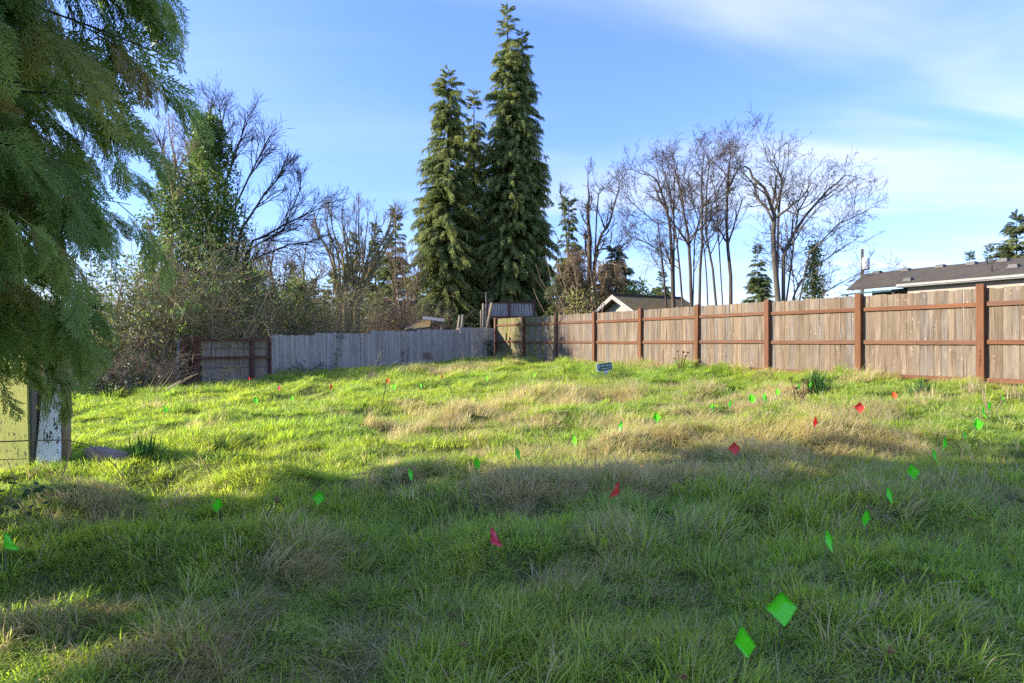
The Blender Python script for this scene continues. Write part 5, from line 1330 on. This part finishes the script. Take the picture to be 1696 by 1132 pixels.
def sample(y0, y1, rho):
    w = .80 * y1 + 1.8; c = 1 / math.sqrt(rho); x, y = np.meshgrid(np.arange(-w, w, c), np.arange(y0, y1, c)); x, y = x.ravel(), y.ravel(); n = len(x); x = x + rg.uniform(0, c, n); y = y + rg.uniform(0, c, n)
    k = np.abs(x) < .80 * y + 1.8; return x[k], y[k]
GX, GY, GS = [], [], []
for y0, y1, rho, sc_ in ((.5, 2.2, 12, 1.0), (2.2, 4.4, 27, .9), (4.4, 8, 17, 1.02), (8, 12, 11, 1.2), (12, 17, 8.5, 1.4), (17, 31, 7, 1.6)):
    x, y = sample(y0, y1, rho); GX.append(x); GY.append(y); GS.append(np.full(len(x), sc_))
x = rg.uniform(-14, -9, 250); y = rg.uniform(16, 24, 250); GX.append(x); GY.append(y); GS.append(np.full(250, 1.6))
x, y = sample(2.2, 9, 9); NWISP = len(x); GX.append(x); GY.append(y); GS.append(np.full(len(x), 1.0))
WISP = np.concatenate([np.zeros(sum(map(len, GX)) - NWISP, bool), np.ones(NWISP, bool)])
GX, GY, GS = map(np.concatenate, (GX, GY, GS))
u = fence_u(GX, GY); gl = (GX - GB[0]) * GN[0] + (GY - GB[1]) * GN[1]                      # in front of both fences
k = (u > .10) & ((gl < -.06)); GX, GY, GS, u, WISP = GX[k], GY[k], GS[k], u[k], WISP[k]
N = len(GX)
dw = np.zeros(N)
for dx, dy, rd, w in DW: dw = np.maximum(dw, w * np.exp(-((GX - dx) ** 2 + (GY - dy) ** 2) / (rd * rd)))
dn = vnoise(GX / 1.3, GY / 1.3, 21) + .5 * vnoise(GX / .45, GY / .45, 22)
dw = np.clip(dw * 1.15 + np.where((GY > 6) & (GY < 15), 1.5 * np.clip(dn - .20, 0, 1), .45 * np.clip(dn - .36, 0, 1)) * np.clip((GX + 3.5) / 3, .25, 1) + np.where(u < .9, .35 * (1 - u / .9), 0), 0, 1)
dw = np.clip(dw * (.95 + 1.3 * vnoise(GX / .32, GY / .28, 61) + .7 * vnoise(GX / .8, GY / .7, 62)), 0, 1)
ln_ = vnoise(GX / 1.7, GY / 1.7, 31) + .6 * vnoise(GX / .6, GY / .6, 32)
near = GY < 7.0
q = rg.uniform(0, 1, N)
idx = np.where(q < dw, np.where(rg.uniform(0, 1, N) < .72, rg.integers(12, 16, N), rg.integers(16, 18, N)),
      np.where(q < dw * 1.5 + .03 + .10 * np.clip((GX + 1.8) / 1.5, 0, 1) * np.clip((11 - GY) / 3, 0, 1), rg.integers(9, 12, N), np.where(ln_ + rg.normal(0, .12, N) > np.where(near, -.05, .22), rg.integers(5, 9, N), rg.integers(0, 5, N))))
idx = np.where(WISP, np.where(rg.uniform(0, 1, N) < .10 + dw, rg.integers(18, 21, N), rg.integers(21, 24, N)), idx)
flow = 2.2 * vnoise(GX / 2.3, GY / 2.3, 41) * 3.14 + rg.normal(0, .9, N) + .3
e = .05
sx = (ground(GX + e, GY) - ground(GX - e, GY)) / (2 * e); sy = (ground(GX, GY + e) - ground(GX, GY - e)) / (2 * e)
sl = np.stack([-sx, -sy, np.ones(N)], 1); hx = np.stack([np.cos(flow), np.sin(flow), sx * np.cos(flow) + sy * np.sin(flow)], 1)
rot = euler_from(hx, sl + rg.normal(0, .06, (N, 3)))
hvar = 1 + .7 * vnoise(GX / .9, GY / .9, 51) + .5 * vnoise(GX / .35, GY / .35, 52)
s1 = GS * rg.uniform(.75, 1.2, N); scl = np.stack([s1, s1, s1 * hvar * np.where(u < .5, 1.15, 1)], 1)
scl[:, 2] *= np.where((idx >= 12) & ~near, .92, .86)
sgp = sg.location; scl[:, 2] *= np.where(np.hypot(GX - sgp.x, GY - sgp.y + .4) < .8, .55, 1)
gra = instancer('grass', np.stack([GX, GY, ground(GX, GY)], 1), rot, scl, idx, TU)
tag(gra, 'rough uneven lawn of green grass mixed with dry straw', 'grass', kind='stuff')
